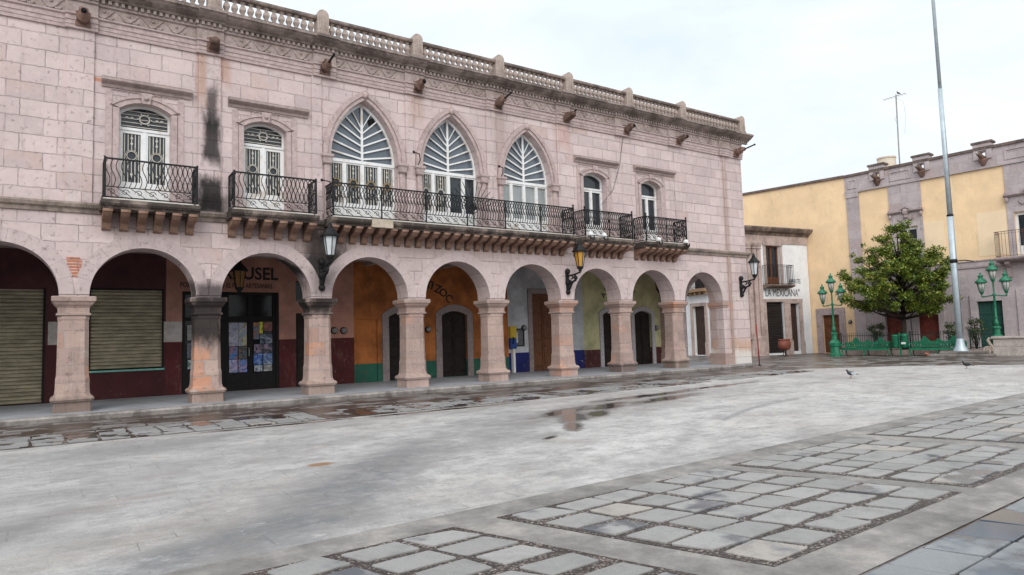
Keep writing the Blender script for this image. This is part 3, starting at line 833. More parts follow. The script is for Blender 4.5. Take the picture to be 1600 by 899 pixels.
# waterspouts
def spout(x, L, pipe=0.0, kind=0):
    z = 10.2 ; m = MB(); y0 = -.10
    if kind == 0:
        m.prism([(y0, z - .14), (y0, z + .12), (y0 - .2, z + .16), (y0 - L, z + .10), (y0 - L, z - .04), (y0 - .2, z - .12)], x - .12, x + .12)
        m.ball((x, y0 - L + .02, z + .03), .11, 8, (1, 1, 1))
        m.box(x - .17, x + .17, y0 - .06, y0 + .05, z - .2, z + .2)
    else:
        m.tube([(x, y0, z), (x, y0 - .14, z + .02), (x, y0 - .24, z + .03), (x, y0 - L * .6, z + .05), (x, y0 - L, z + .07)], [.17, .15, .13, .10, .09], 8)
        m.ring((x, y0 - .2, z + .03), .14, .03, 12, 5)
        m.ball((x - .05, y0 - L * .7, z + .15), .06, 6); m.ball((x + .05, y0 - L * .7, z + .15), .06, 6)
        m.box(x - .17, x + .17, y0 - .05, y0 + .05, z - .2, z + .18)
    s = m.build('waterspout', m_spout, H)
    m = MB()
    if pipe: m.tube([(x, y0 - L + .05, z + .05), (x, y0 - L - pipe, z + .13)], .035, 6); m.ball((x, y0 - L - pipe, z + .13), .05, 6)
    else: m.tube([(x, y0 - L + .05, z + .05), (x, y0 - L - .03, z + .055)], .07, 8)
    m.build('spout_mouth', m_iron if pipe else m_dark, s)
for x, L, p, k in ((.5, .42, 0, 1), (3.62, .36, 0, 0), (6.85, .42, .45, 1), (10.05, .5, 0, 1), (13.28, .5, .42, 1), (16.48, .5, .12, 0), (19.7, .5, 0, 1), (22.88, .55, 0, 1), (26.95, .5, .55, 1), (-2.7, .42, 0, 1)):
    spout(x, L, p, k)
# window surrounds
m_wcorn = weathered('window_cornice_stone', (.42, .33, .31), dark=(.14, .11, .10), amt=.5, lo=.45, hi=.7, top=.8)
def surround(q):
    x0, x1, zs, zc = q['x0'], q['x1'], q['zs'], q['zc']
    m = MB()
    inner = seg_arch(x0, x1, 5.42, zs, zc); outer = seg_arch(x0 - .15, x1 + .15, 5.42, zs + .06, zc + .12)
    m.plate(outer[1:] + [outer[0]] + [inner[0]] + list(reversed(inner[1:])) , [], -.05, .01) if False else None
    # jambs and segmental head as butted pieces
    for a, b in ((x0 - .15, x0 - .01), (x1 + .01, x1 + .15)): m.box(a, b, -.045, .01, 5.42, zs)
    for a, b in ((x0 - .32, x0 - .17), (x1 + .17, x1 + .32)): m.box(a, b, -.025, .01, 5.42, zs + .42)
    hi = inner[2:]; ho = outer[2:]
    m.plate(ho + list(reversed(hi)), [], -.055, .01)
    ho2 = seg_arch(x0 - .22, x1 + .22, 5.42, zs + .07, zc + .20)[2:]
    m.plate(ho2 + list(reversed([(a, b + .003) for a, b in ho])), [], -.085, .01)
    cx = (x0 + x1) / 2
    m.plate([(cx - .09, zc - .03), (cx + .09, zc - .03), (cx + .14, zc + .26), (cx - .14, zc + .26)], [], -.12, .01)
    m.ball((cx, -.12, zc + .12), .07, 8)
    for sgn in (-1, 1):
        pts = [(cx + sgn * (.18 + .062 * i), -.03, zc + .27 + (.025 if i % 2 else -.02)) for i in range(11)]
        m.tube(pts, .014, 4)
    s = m.build('window_surround', m_trim, H)
    m = MB()
    m.prism([(0, q['cz'] - .13), (-.04, q['cz'] - .13), (-.06, q['cz'] - .06), (-.16, q['cz'] - .01), (-.20, q['cz'] + .02), (-.20, q['cz'] + .08), (-.17, q['cz'] + .11), (0, q['cz'] + .125)], q['c0'], q['c1'])
    m.build('window_cornice', m_wcorn, s)
    # reveal floor
    m = MB(); m.box(x0, x1, .0, .45, 5.38, 5.44); m.build('threshold', m_cream, s)
for q in WIN: surround(q)

def grille_panel(m, mr_, x0, x1, z0, z1, y, nb=5, ringz=.55):
    """vertical bars with a ring, diamonds between"""
    cx = (x0 + x1) / 2; rz_ = z0 + (z1 - z0) * ringz; R = min(.115, (x1 - x0) * .27)
    for i in range(nb):
        x = x0 + (x1 - x0) * (i + .5) / nb
        if abs(x - cx) < R * .9:
            m.box(x - .011, x + .011, y - .01, y + .01, z0, rz_ - R); m.box(x - .011, x + .011, y - .01, y + .01, rz_ + R, z1)
        else: m.box(x - .011, x + .011, y - .01, y + .01, z0, z1)
    for z in (z1 - .12, z1 - .27, z0 + .22):
        m.plate([(cx - .035, z), (cx, z - .06), (cx + .035, z), (cx, z + .06)], [], y - .018, y - .008)
    mr_.ring((cx, y - .02, rz_), R, .014, 18, 5)
    mr_.ring((cx, y - .015, rz_), R * 1.32, .008, 18, 4)
    for a in range(6):
        t = a * tau / 6
        mr_.ball((cx + R * 1.32 * cos(t), y - .015, rz_ + R * 1.32 * sin(t)), .022, 5)

def balcony_window(q):
    x0, x1, zs, zc = q['x0'], q['x1'], q['zs'], q['zc']; Y = .24; ft = .05
    trans = 7.55
    m = MB()
    out = seg_arch(x0, x1, 5.42, zs, zc)
    cx = (x0 + x1) / 2
    gl = .36 if q['k'] == 'grille' else .30
    lz0 = 6.12
    holes = []
    head = seg_arch(x0 + .05, x1 - .05, trans + .06, zs - .06, zc - .06)
    if q['k'] == 'grille':
        panes = [(x0 + .10, cx - .09), (cx + .09, x1 - .10)]
    else:
        panes = [(x0 + .09, cx - .07), (cx + .07, x1 - .09)]
    for a, b in panes: holes.append(rect(a, b, lz0, trans - .10))
    m.plate(out, [head] + holes, Y, Y + .06)
    # moulded meeting stiles and rails standing proud of the frame
    m.box(cx - .045, cx + .045, Y - .02, Y - .002, 5.46, trans - .02); m.box(x0 + .01, x1 - .01, Y - .03, Y - .002, trans - .02, trans + .05)
    for a, b in panes: m.box(a + .02, b - .02, Y - .012, Y - .001, 5.56, 6.0)
    win = m.build('balcony_door', m_white, H)
    m = MB(); m.plate(out, [], Y + .062, Y + .075); m.build('pane', m_glass, win)
    if q['k'] == 'grille':
        m = MB(); r_ = MB()
        for i, (a, b) in enumerate(panes): grille_panel(m, r_, a, b, lz0, trans - .10, Y + .04)
        for i in range(5):
            z = trans + .10 + i * .105
            m.box(x0 + .06, x1 - .06, Y + .03, Y + .045, z, z + .02)
        r_.ring((cx, Y + .01, trans + .33), .12, .022, 18, 5)
        for a in range(6): r_.ball((cx + .165 * cos(a * tau / 6), Y + .01, trans + .33 + .165 * sin(a * tau / 6)), .024, 5)
        for s_ in (-.42, -.3, .3, .42): m.plate([(cx + s_ - .05, trans + .34), (cx + s_, trans + .31), (cx + s_ + .05, trans + .34), (cx + s_, trans + .37)], [], Y + .015, Y + .026)
        m.build('grille', m_grille, win); r_.build('grille_rings', m_grille, win)
    else:
        m = MB()
        for i, (a, b) in enumerate(panes):
            m.box(a + .02, b - .02, Y + .09, Y + .10, 6.15, 7.4)
        m.build('curtain', m_glassb, win)
for q in WIN: balcony_window(q)

def gothic(i, cx, hw):
    Y = .26
    # archivolt with keystone and little colonnettes
    m = MB()
    A = pointed(cx, hw, SPR, SPR)[2:]; 
    def grow(d): return pointed_grow(cx, hw, d)
    def pointed_grow(cx, hw, d):
        R = 2 * hw + d; a = math.acos((hw * 2 - hw) / R)
        a = math.acos(hw / R)
        r = arc(cx + hw - 2 * hw, SPR, R, 0, a, 12); l = arc(cx - hw + 2 * hw, SPR, R, pi - a, pi, 12)
        return r + l[1:]
    o1, o2, o3 = pointed_grow(cx, hw, .12), pointed_grow(cx, hw, .125), pointed_grow(cx, hw, .27)
    i0 = pointed_grow(cx, hw, .005)
    m.band(o1, i0, -.05, .02)
    m.band(o3, o2, -.09, .02)
    for s_ in (-1, 1):
        x = cx + s_ * (hw + .14)
        m.sq_lathe([(.13, SPR - .30), (.15, SPR - .27), (.13, SPR - .24), (.15, SPR - .12), (.19, SPR - .07), (.19, SPR)], (x, -.02, 0), .03)
        m.sq_lathe([(.12, 5.42), (.12, 5.6), (.09, 5.65), (.09, SPR - .30)], (x, -.01, 0), .03)
    m.ball((cx, -.08, SPR + hw * 1.732 + .16), .11, 8, (1, .7, 1.2))
    s = m.build('pointed_surround', m_trim, H)
    m = MB(); m.box(cx - hw, cx + hw, .0, .45, 5.38, 5.44); m.build('threshold', m_cream, s)
    # white fan light over four leaves
    out = pointed(cx, hw - .006, 5.425, SPR)
    trans = SPR - .06
    m = MB()
    head = pointed(cx, hw - .075, SPR + .01, SPR + .01)[2:]
    cells = []
    xs = [cx - hw, cx - hw * .53, cx, cx + hw * .53, cx + hw]
    lz0 = 6.10
    for a, b in zip(xs[:-1], xs[1:]): cells.append(rect(a + .07, b - .07, lz0, trans - .08))
    m.plate(rect(cx - hw + .006, cx + hw - .006, 5.425, SPR - .001), cells, Y, Y + .06)
    m.band(pointed(cx, hw - .006, SPR, SPR)[2:], head, Y, Y + .06)
    m.box(cx - hw + .01, cx + hw - .01, Y - .03, Y - .002, trans - .03, trans + .07)
    for x in xs[1:-1]: m.box(x - .05, x + .05, Y - .02, Y - .002, 5.46, trans - .035)
    for a, b in zip(xs[:-1], xs[1:]): m.box(a + .09, b - .09, Y - .012, Y - .001, 5.56, 6.0)
    win = m.build('fan_window', m_white, H)
    m = MB(); apex = SPR + (hw - .07) * 1.732
    m.box(cx - .035, cx + .035, Y - .015, Y + .045, SPR + .03, apex - .02)
    sc_ = hw / 1.13
    for sgn in (-1, 1):
        for z0, z1 in ((.08, .26), (.27, .60), (.50, .90), (.72, 1.17), (.92, 1.42), (1.08, 1.64)):
            ze = SPR + z1 * sc_; xx = sqrt(max(0, (2 * hw - .07) ** 2 - (ze - SPR) ** 2)) - hw
            m.plate([(cx + sgn * .0, SPR + z0 * sc_ - .027), (cx + sgn * xx, ze - .027), (cx + sgn * xx, ze + .027), (cx, SPR + z0 * sc_ + .027)], [], Y - .008, Y + .04)
    m.build('fan_glazing_bars', m_white, win)
    m = MB(); m.plate(pointed(cx, hw - .03, SPR, SPR), [], Y + .062, Y + .075)
    m.build('fan_pane', m_glassb, win)
    m = MB(); m.box(cx - hw + .02, cx + hw - .02, Y + .062, Y + .075, 5.45, SPR - .004); m.build('pane', m_glass if i < 2 else m_curt, win)
    if i == 0: gl = (0, 1, 2, 3)
    elif i == 1: gl = (0, 1)
    else: gl = ()
    m = MB(); r_ = MB()
    for k in gl:
        a, b = xs[k] + .07, xs[k + 1] - .07
        grille_panel(m, r_, a, b, lz0, trans - .08, Y + .04, 5, .52)
    if gl:
        m.build('grille', m_grille, win); r_.build('grille_rings', m_grille if i else m_gold, win)
    if i == 2:
        m = MB()
        for k in range(4):
            a, b = xs[k] + .08, xs[k + 1] - .08
            for j in range(5): m.tube([(a + (b - a) * (j + .5) / 5, Y + .1, 6.1), (a + (b - a) * (j + .5) / 5, Y + .1, 7.3)], .04, 6)
        m.build('curtain', m_curt, win)
    if i == 0:   # one broken pane shows the dark room
        m = MB(); m.plate([(cx + .28, SPR + 1.20), (cx + .52, SPR + 1.40), (cx + .40, SPR + 1.52), (cx + .2, SPR + 1.42)], [], Y + .055, Y + .061); m.build('broken_pane', m_dark, win)
for i, (cx, hw) in enumerate(GOTH): gothic(i, cx, hw)
m = MB()
for x, z in ((9.75, 7.75), (13.05, 7.68), (6.72, 6.5)):
    m.tube([(x + .25, -.02, z - .35), (x + .25, -.3, z - .1), (x + .1, -.55, z + .03), (x - .2, -.75, z)], .018, 5); m.ball((x - .2, -.75, z), .05, 6)
m.build('lamp_bracket', m_iron, uw)
m = MB(); m.tube([(19.6, -.03, 9.9), (19.3, -.04, 8.6), (18.9, -.04, 7.6), (18.2, -.04, 6.9)], .008, 4); m.build('cable', m_iron, uw)

# balconies: slab > corbels, railing
def s_bar(m, p, d, z0, z1, amp, ph=0.0, r=.013, n=9):
    m.tube([(p[0] + d[0] * amp * sin(tau * (i / (n - 1)) + ph), p[1] + d[1] * amp * sin(tau * (i / (n - 1)) + ph), z0 + (z1 - z0) * i / (n - 1)) for i in range(n)], r, 4, caps=False)
def scroll(m, p, d, z, s, r=.013, flip=1):
    pts = []
    for i in range(14):
        t = i / 13; a = t * 2.2 * pi; q = s * (1 - .75 * t)
        pts.append((p[0] + d[0] * (q * cos(a) * flip), p[1] + d[1] * (q * cos(a) * flip), z + q * sin(a)))
    m.tube(pts, r, 4, caps=False)
def railing(x0, x1, y, zb, zt, style):
    m = MB(); runs_ = [((x0, -.06), (x0, y)), ((x0, y), (x1, y)), ((x1, y), (x1, -.06))]
    for (a, b) in runs_:
        L = hypot(b[0] - a[0], b[1] - a[1]); d = ((b[0] - a[0]) / L, (b[1] - a[1]) / L)
        P = lambda s_: (a[0] + d[0] * s_, a[1] + d[1] * s_)
        for z, r in ((zt, .028), (zb + .04, .02), (zb + .30, .015)):
            m.tube([(*a, z), (*b, z)], r, 4)
        if style == 'dense': m.tube([(*a, zt - .42), (*b, zt - .42)], .010, 4)
        step = .115 if style == 'wave' else (.105 if style == 'dense' else .10)
        n = max(2, int(L / step))
        for i in range(n):
            s_ = L * (i + .5) / n
            if style == 'wave':
                s_bar(m, P(s_), d, zb + .30, zt, .055)
                if s_ > L * .55: s_bar(m, P(s_), d, zb + .30, zt, .055, pi)
            elif style == 'dense':
                s_bar(m, P(s_), d, zb + .30, zt, .05); s_bar(m, P(s_), d, zt - .42, zt - .05, .05, pi, n=6)
            else:
                s_bar(m, P(s_), d, zb + .30, zt, .05); s_bar(m, P(s_), d, zb + .30, zt, .05, pi)
        k = max(1, int(L / .30))
        for i in range(k):
            s_ = L * (i + .5) / k
            scroll(m, P(s_), d, zb + .17, .09, .010, flip=1 if i % 2 else -1)
            m.tube([(*P(max(0, s_ - .19)), zb + .30), (*P(max(0, s_ - .13)), zb + .24), (*P(max(0, s_ - .04)), zb + .20), (*P(min(L, s_ + .06)), zb + .12), (*P(min(L, s_ + .15)), zb + .05)], .010, 4)
        np_ = max(1, round(L / 1.6))
        for i in range(np_ + 1):
            p = P(L * i / np_)
            m.box(p[0] - .018, p[0] + .018, p[1] - .018, p[1] + .018, zb, zt + .02)
    for p in ((x0, y), (x1, y)):
        m.box(p[0] - .024, p[0] + .024, p[1] - .024, p[1] + .024, zb, zt + .05)
        if style != 'wave': m.ball((p[0], p[1], zt + .10), .045, 6)
        scroll(m, p, (-.7, -.7), zb - .02, .10, .014)
    return m
m = MB()
m.plate([(-.70, 0), (0, 0), (0, -.46)] + [(-.04, -.46), (-.10, -.43), (-.14, -.36), (-.17, -.28), (-.25, -.22), (-.40, -.18), (-.54, -.17), (-.62, -.13), (-.70, -.06)], [], -.10, .10, fn=lambda a, b, c: (b, a, c))
m.box(-.11, .11, -.72, -.60, -.065, .0)
cme = m.mesh('corbel', m_corb)
m = MB()
m.box(-.07, .07, -.735, -.722, -.055, -.006)
def balcony(x0, x1, style, nc, label=None):
    yf = -.80
    m = MB()
    m.prism([(0, 5.20), (yf + .10, 5.20), (yf + .08, 5.25), (yf + .02, 5.28), (yf - .02, 5.33), (yf - .02, 5.40), (yf + .02, 5.425), (0, 5.43)], x0 - .08, x1 + .08)
    s = m.build('balcony', m_slabd, H)
    m = MB(); m.box(x0 - .04, x1 + .04, yf + .02, -.01, 5.43, 5.455); m.build('balcony_floor', m_cream, s)
    for i in range(nc):
        x = x0 + .08 + (x1 - x0 - .16) * i / (nc - 1)
        link('corbel', cme, s, (x, 0, 5.198))
    railing(x0, x1, yf + .06, 5.45, 6.47, style).build('railing', m_iron, s)
    return s
balcony(1.0, 3.12, 'wave', 6); balcony(4.06, 6.34, 'wave', 6)
lb = balcony(6.86, 16.15, 'dense', 25)
balcony(16.72, 19.2, 'lattice', 7); balcony(19.98, 22.4, 'lattice', 7)
m = MB(); m.box(8.05, 8.75, -.835, -.70, 5.19, 5.45); m.build('pale_slab_repair', plain('pale_mortar', (.44, .37, .29), .85, .2, 8), lb)
# iron fan leaning on the long railing
m = MB()
for i in range(13):
    a = radians(20 + i * 11.7)
    m.tube([(11.95, -.42, 6.1), (11.95 + 1.0 * cos(a), -.40, 6.1 + 1.05 * sin(a))], .012, 4)
m.ring((11.95, -.41, 6.15), .16, .014, 14, 4)
m.tube([(11.95, -.42, 5.45), (11.95, -.42, 6.1)], .02, 4)
fan = m.build('iron_fan', m_iron); tag(fan, 'black wrought iron fan of rays standing on the long balcony before the middle pointed window', 'ornament')

# ---------------------------------------------------------------- back wall of the arcade
p_maroon = paint('maroon_wall', (.085, .03, .034), (.055, .012, .014), 1.85, under=(.42, .38, .33), chips=.12)
p_pink = paint('pink_wall', (.40, .20, .15), (.075, .012, .014), 1.85, worn=.3)
p_orange = paint('orange_wall', (.34, .112, .03), (.018, .10, .068), .84, worn=.55, under=(.4, .3, .24), blotch=.4)
p_white = paint('white_wall', (.44, .45, .47), (.012, .016, .11), 1.0, under=(.5, .5, .5), worn=.12, chips=.3)
p_yellow = paint('yellow_wall', (.46, .435, .25), (.075, .022, .022), .98, worn=.3, under=(.55, .53, .45))
def zone(name, x0, x1, mat, holes=(), z1=4.72):
    m = MB(); m.plate(rect(x0, x1, FZ - .02, z1), holes, YB, YB + .25)
    return m.build(name, mat, H)
z = zone('maroon_wall', XL + .4, 3.02, p_maroon, [rect(.90, 2.93, 1.03, 3.53), rect(-2.9, -.23, FZ + .01, 3.52)])
def ribbed(x0, x1, z0, z1, y, pitch=.11):
    prof = []; zz = z0
    while zz < z1 - .01:
        prof += [(y, zz), (y - .05, zz + pitch * .2), (y - .058, zz + pitch * .68), (y + .012, zz + pitch * .76), (y + .012, zz + pitch * .97)]; zz += pitch
    return MB().prism(prof + [(y + .03, min(zz, z1)), (y + .03, z0)], x0, x1)
ribbed(.95, 2.93, 1.06, 3.53, YB + .12).build('roller_shutter', m_shut, z)
ribbed(-2.9, -.26, FZ + .02, 3.52, YB + .12).build('roller_shutter', m_shut, z)
m = MB(); m.bbox(.84, 2.99, YB - .05, YB + .1, .97, 1.03, .01); m.build('window_sill', m_turq, z)
m = MB()
for a, b in ((.87, .92), (2.91, 2.96), (-.26, -.20)): m.box(a, b, YB - .02, YB + .03, 1.03 if a > 0 else FZ, 3.56)
m.box(.87, 2.96, YB - .02, YB + .03, 3.53, 3.58); m.build('shutter_guide', m_frameblk, z)
for x0, x1, z0, z1 in ((-.13, .15, 1.86, 2.55), (2.96, 3.5, 1.86, 2.52)):
    m = MB(); m.box(x0, x1, YB - .012, YB + .01, z0, z1); m.build('paint_patch', plain('whitewash_patch', (.42, .39, .36), .85, .25, 5), z)
z = zone('pink_wall', 3.02, 9.40, p_pink, [rect(3.5, 6.62, FZ + .01, 3.52), rect(7.22, 8.02, FZ + .01, 2.78), rect(7.22, 7.95, 3.2, 3.95)])
m = MB(); m.plate(rect(3.5, 6.62, FZ + .01, 3.52), [rect(3.6, 4.6, .9, 2.55), rect(3.6, 4.6, 2.66, 3.42), rect(4.95, 5.58, .72, 2.50), rect(5.74, 6.42, .72, 2.50), rect(4.95, 5.58, 2.68, 3.42), rect(5.74, 6.42, 2.68, 3.42)], YB + .05, YB + .12)
m.box(4.68, 4.80, YB - .02, YB + .048, FZ + .01, 3.5); m.box(6.52, 6.60, YB - .02, YB + .048, FZ + .01, 3.5); m.box(5.63, 5.69, YB + .03, YB + .048, FZ + .01, 2.55)
m.box(3.52, 6.6, YB + .0, YB + .046, 2.56, 2.64)
sd_ = m.build('shop_front', m_frameblk, z)
m = MB(); m.box(3.52, 6.6, YB + .125, YB + .14, FZ + .02, 3.5); m.build('pane', m_shopglass, sd_)
m = MB(); m.tube([(5.60, YB - .03, 1.3), (5.60, YB - .03, 1.6)], .02, 6); m.build('door_handle', m_meter, sd_)
m = MB(); m.plate(rect(7.22, 8.02, FZ + .01, 2.78), [], YB + .10, YB + .16)
for k in range(3): m.box(7.3, 7.94, YB + .08, YB + .098, .35 + k * .8, .95 + k * .8)
m.build('door', m_woodd, z)
m = MB(); m.plate(rect(7.22, 7.95, 3.2, 3.95), [], YB + .10, YB + .14); m.build('fanlight', m_shopglass, z)
t = text_mb('CARRUSEL', 2.62, .43, .008, bold=.022); t.v = [(a + 3.98, b + YB - .004, c + 3.97) for a, b, c in t.v]; t.build('painted_lettering', m_letter, z)
t = text_mb('POSTALES Y TODO EL PARA ARTESANIAS.', 2.98, .165, .008, bold=.012); t.v = [(a + 3.44, b + YB - .004, c + 3.66) for a, b, c in t.v]; t.build('painted_lettering', m_letter, z)

def stone_door(z, cx, hw, zs, zc, fw, fmat, dmat, leaves=2, flat=False):
    m = MB()
    if flat:
        m.plate([(cx - hw - fw, FZ), (cx - hw, FZ), (cx - hw, zc), (cx + hw, zc), (cx + hw, FZ), (cx + hw + fw, FZ), (cx + hw + fw, zc + fw), (cx - hw - fw, zc + fw)], [], YB - .06, YB + .02)
    else:
        i = seg_arch(cx - hw, cx + hw, FZ, zs, zc); o = seg_arch(cx - hw - fw, cx + hw + fw, FZ, zs + .1, zc + fw)
        m.plate([o[1]] + o[2:] + [o[0], i[0]] + list(reversed(i[2:])) + [i[1]], [], YB - .06, YB + .02)
    f = m.build('door_surround', fmat, z)
    m = MB(); sh = rect(cx - hw, cx + hw, FZ + .01, zc) if flat else seg_arch(cx - hw, cx + hw, FZ + .01, zs, zc)
    m.plate(sh, [], YB + .12, YB + .18)
    d = m.build('door', dmat, z)
    m = MB()
    rows = 5 if flat else 3
    for s_ in (-1, 1):
        for k in range(rows):
            za = .35 + k * (zs - .45) / rows; zb = .30 + (k + 1) * (zs - .45) / rows
            a, b = sorted((cx + s_ * .07, cx + s_ * (hw - .07)))
            m.bbox(a, b, YB + .09, YB + .125, za, zb - .03, .012)
    m.box(cx - .03, cx + .03, YB + .085, YB + .118, FZ + .02, zs - .05)
    m.build('door_panels', dmat, d)
    m = MB(); m.ball((cx + .1, YB + .06, 1.25), .035, 6); m.tube([(cx + .1, YB + .06, 1.25), (cx + .1, YB + .12, 1.25)], .015, 5); m.build('door_handle', m_iron, d)
    return d
z = zone('orange_wall', 9.40, 16.42, p_orange, [seg_arch(10.80, 12.0, FZ + .01, 2.62, 2.80), seg_arch(13.13, 14.33, FZ + .01, 2.66, 2.84), rect(9.48, 10.34, FZ + .01, 2.53)])
stone_door(z, 11.4, .60, 2.62, 2.80, .27, m_stoneg, m_woodd); d = stone_door(z, 13.73, .60, 2.66, 2.84, .27, m_stoneg, m_woodd)
m = MB(); m.box(9.48, 10.34, YB + .07, YB + .2, FZ, 2.53); m.build('blocked_doorway', p_orange, z)
for i, (ch, x, zz, a) in enumerate((('T', 12.42, 3.78, -.14), ('I', 12.68, 3.73, -.25), ('Z', 12.80, 3.66, -.36), ('O', 13.02, 3.55, -.5), ('C', 13.30, 3.37, -.8))):
    t = text_mb(ch, None, .33, .008, bold=.02); c_, s_ = cos(a), sin(a)
    t.v = [(x + p * c_ - r * s_, b + YB - .004, zz + p * s_ + r * c_) for p, b, r in t.v]
    t.build('painted_letter', m_letter, z)
z = zone('white_wall', 16.42, 20.72, p_white, [rect(17.72, 19.0, FZ + .01, 3.62)])
stone_door(z, 18.36, .64, 3.5, 3.62, .22, m_stoneg, m_woodb, flat=True)
z = zone('yellow_wall', 20.72, 25.95, p_yellow, [seg_arch(21.92, 23.12, FZ + .01, 2.64, 2.82), seg_arch(24.02, 25.22, FZ + .01, 2.64, 2.82)])
stone_door(z, 22.52, .60, 2.64, 2.82, .22, m_lav, m_woodd); stone_door(z, 24.62, .60, 2.64, 2.82, .22, m_lav, m_woodd)
for i, (ch, x, zz, a) in enumerate((('A', 22.10, 3.42, 1.05), ('R', 22.28, 3.72, .8), ('T', 22.52, 3.98, .5), ('E', 22.86, 4.15, .15), ('S', 23.2, 4.18, -.2), ('A', 23.55, 4.08, -.5), ('N', 23.85, 3.85, -.9))):
    t = text_mb(ch, None, .27, .008, bold=.012); c_, s_ = cos(a), sin(a)
    t.v = [(x + p * c_ - r * s_, b + YB - .004, zz + p * s_ + r * c_) for p, b, r in t.v]
    t.build('painted_letter', m_letter, z)
m = MB(); m.sq_lathe([(.36, FZ), (.36, .6), (.30, .66), (.28, 3.0), (.34, 3.06), (.36, 3.2)], (26.2, YB - .05, 0), .05); m.box(25.95, XR, YB, YB + .3, FZ, 4.8); m.box(25.95, 26.45, YB - .3, YB, 3.2, 4.7)
m.build('end_pilaster', m_pier, H)

# ---------------------------------------------------------------- things of the arcade
def lantern_parts(root, c, s=1.0, gm=m_lglass, metal=m_iron):
    """six-sided lantern, c is the middle of its bottom"""
    x, y, z = c
    m = MB()
    m.lathe([(.05 * s, -.16 * s), (.07 * s, -.08 * s), (.11 * s, -.05 * s), (.13 * s, 0), (.13 * s, .04 * s)], c, 6, ph=pi / 6, smooth=False)
    for k in range(6):
        a = tau * k / 6 + pi / 6
        m.tube([(x + .125 * s * cos(a), y + .125 * s * sin(a), z + .03 * s), (x + .215 * s * cos(a), y + .215 * s * sin(a), z + .60 * s)], .014 * s, 4)
    body = m.build('lantern_cage', metal, root)
    MB().lathe([(.115 * s, .03 * s), (.20 * s, .60 * s)], c, 6, ph=pi / 6, smooth=False).build('lantern_glass', gm, root)
    MB().lathe([(.29 * s, .59 * s), (.30 * s, .63 * s), (.22 * s, .70 * s), (.15 * s, .80 * s), (.09 * s, .86 * s), (.085 * s, .92 * s), (.05 * s, .96 * s), (.05 * s, 1.0 * s), (.01 * s, 1.06 * s)], c, 6, ph=pi / 6, smooth=False).build('lantern_cap', metal, root)

def wall_lantern(x, label):
    r = thing('wall_lantern', label, 'lantern', (x, 0, 3.3), 0, 'black lanterns on scrolled brackets along the arcade front')
    m = MB()
    m.box(-.07, .07, -.06, .0, 0, .86); m.ball((0, -.06, .84), .12, 6); m.ball((0, -.06, .05), .11, 6); m.ball((0, -.06, .42), .12, 6)
    m.tube([(0, -.05, .66), (0, -.4, .68), (0, -.82, .74)], .034, 6)
    m.tube([(0, -.05, .1), (0, -.16, .16), (0, -.24, .30), (0, -.36, .42), (0, -.52, .46), (0, -.60, .56), (0, -.52, .64), (0, -.45, .57), (0, -.50, .52)], .045, 6)
    m.tube([(0, -.05, .40), (0, -.15, .50), (0, -.26, .44), (0, -.24, .36), (0, -.18, .38)], .04, 6)
    m.tube([(0, -.3, .52), (0, -.38, .60), (0, -.33, .66)], .03, 5)
    m.build('bracket', m_iron, r)
    lantern_parts(r, (0, -.82, .92), .98, m_lclear if x < 8 or x > 20 else m_lglass)
wall_lantern(6.72, 'black wall lantern with clear panes against the soot-blackened stone')
wall_lantern(16.32, 'black wall lantern with an amber pane below the end of the long balcony')
wall_lantern(26.85, 'black wall lantern on the last pier at the corner of the building')
def hang_lantern(x, y, z, label):
    r = thing('hanging_lantern', label, 'lantern', (x, y, z))
    MB().tube([(0, 0, 1.02), (0, 0, 4.72 - z)], .012, 5).build('chain', m_iron, r)
    lantern_parts(r, (0, 0, 0.05), .92, plain('amber_glass', (.22, .10, .02), .3, .3, 6, .5))
hang_lantern(4.83, 2.2, 3.42, 'dark amber lantern hanging under the arch before the painted shop name')
hang_lantern(24.0, 2.5, 3.70, 'dark amber lantern hanging under the arch beside the yellow wall')

def meter(x, z, label, loc=None, rz=0, group='electricity meters on the walls'):
    r = thing('electricity_meter', label, 'meter', loc or (x, YB, z), rz, group)
    MB().lathe([(.13, 0), (.13, .05), (.11, .06)], (0, 0, 0), 14, Matrix.Rotation(pi / 2, 4, 'X')).build('meter_base', m_frameblk, r)
    MB().lathe([(.105, .06), (.105, .12), (.08, .16), (.03, .175)], (0, 0, 0), 14, Matrix.Rotation(pi / 2, 4, 'X')).build('glass_cover', m_meter, r)
meter(8.62, 2.13, 'round electricity meter nearer the narrow dark door on the pink wall')
meter(8.98, 2.12, 'round electricity meter nearer the orange wall, on the pink wall')
meter(12.5, 2.1, 'round electricity meter on the orange wall left of a door')
meter(17.25, 2.09, 'round electricity meter on the white wall above the blue wainscot')
meter(25.55, 1.95, 'small dark electricity meter on the yellow wall beside the end pilaster')

r = thing('payphone', 'yellow and blue payphone box beside a pillar on the white wall', 'payphone', (16.58, YB, 1.2))
MB().bbox(-.16, .16, -.20, 0, .44, .96, .02).build('phone_hood', plain('yellow_plastic', (.50, .34, .02), .5, .15), r)
MB().bbox(-.16, .16, -.18, 0, -.02, .435, .02).build('phone_box', plain('blue_plastic', (.012, .05, .22), .5, .2), r)
MB().tube([(-.05, -.205, .2), (-.05, -.23, .28), (-.05, -.23, .40), (-.05, -.21, .5)], .025, 6).build('handset', m_frameblk, r)
MB().box(-.05, .05, -.2, -.02, -1.05, -.02).build('wall_strip', m_white, r)  # stands in for the white strip of wall below the phone, which has no post
r = thing('notice_board', 'grey framed notice board with a white sheet hung beside the payphone', 'notice board', (16.98, YB, 1.28))
m = MB(); m.plate(rect(-.26, .26, 0, .78), [rect(-.22, .22, .04, .74)], -.06, 0); m.build('board_frame', m_frameblk, r)
MB().box(-.22, .22, -.02, -.004, .04, .74).build('board_panel', plain('grey_panel', (.10, .10, .10), .4, .3), r)
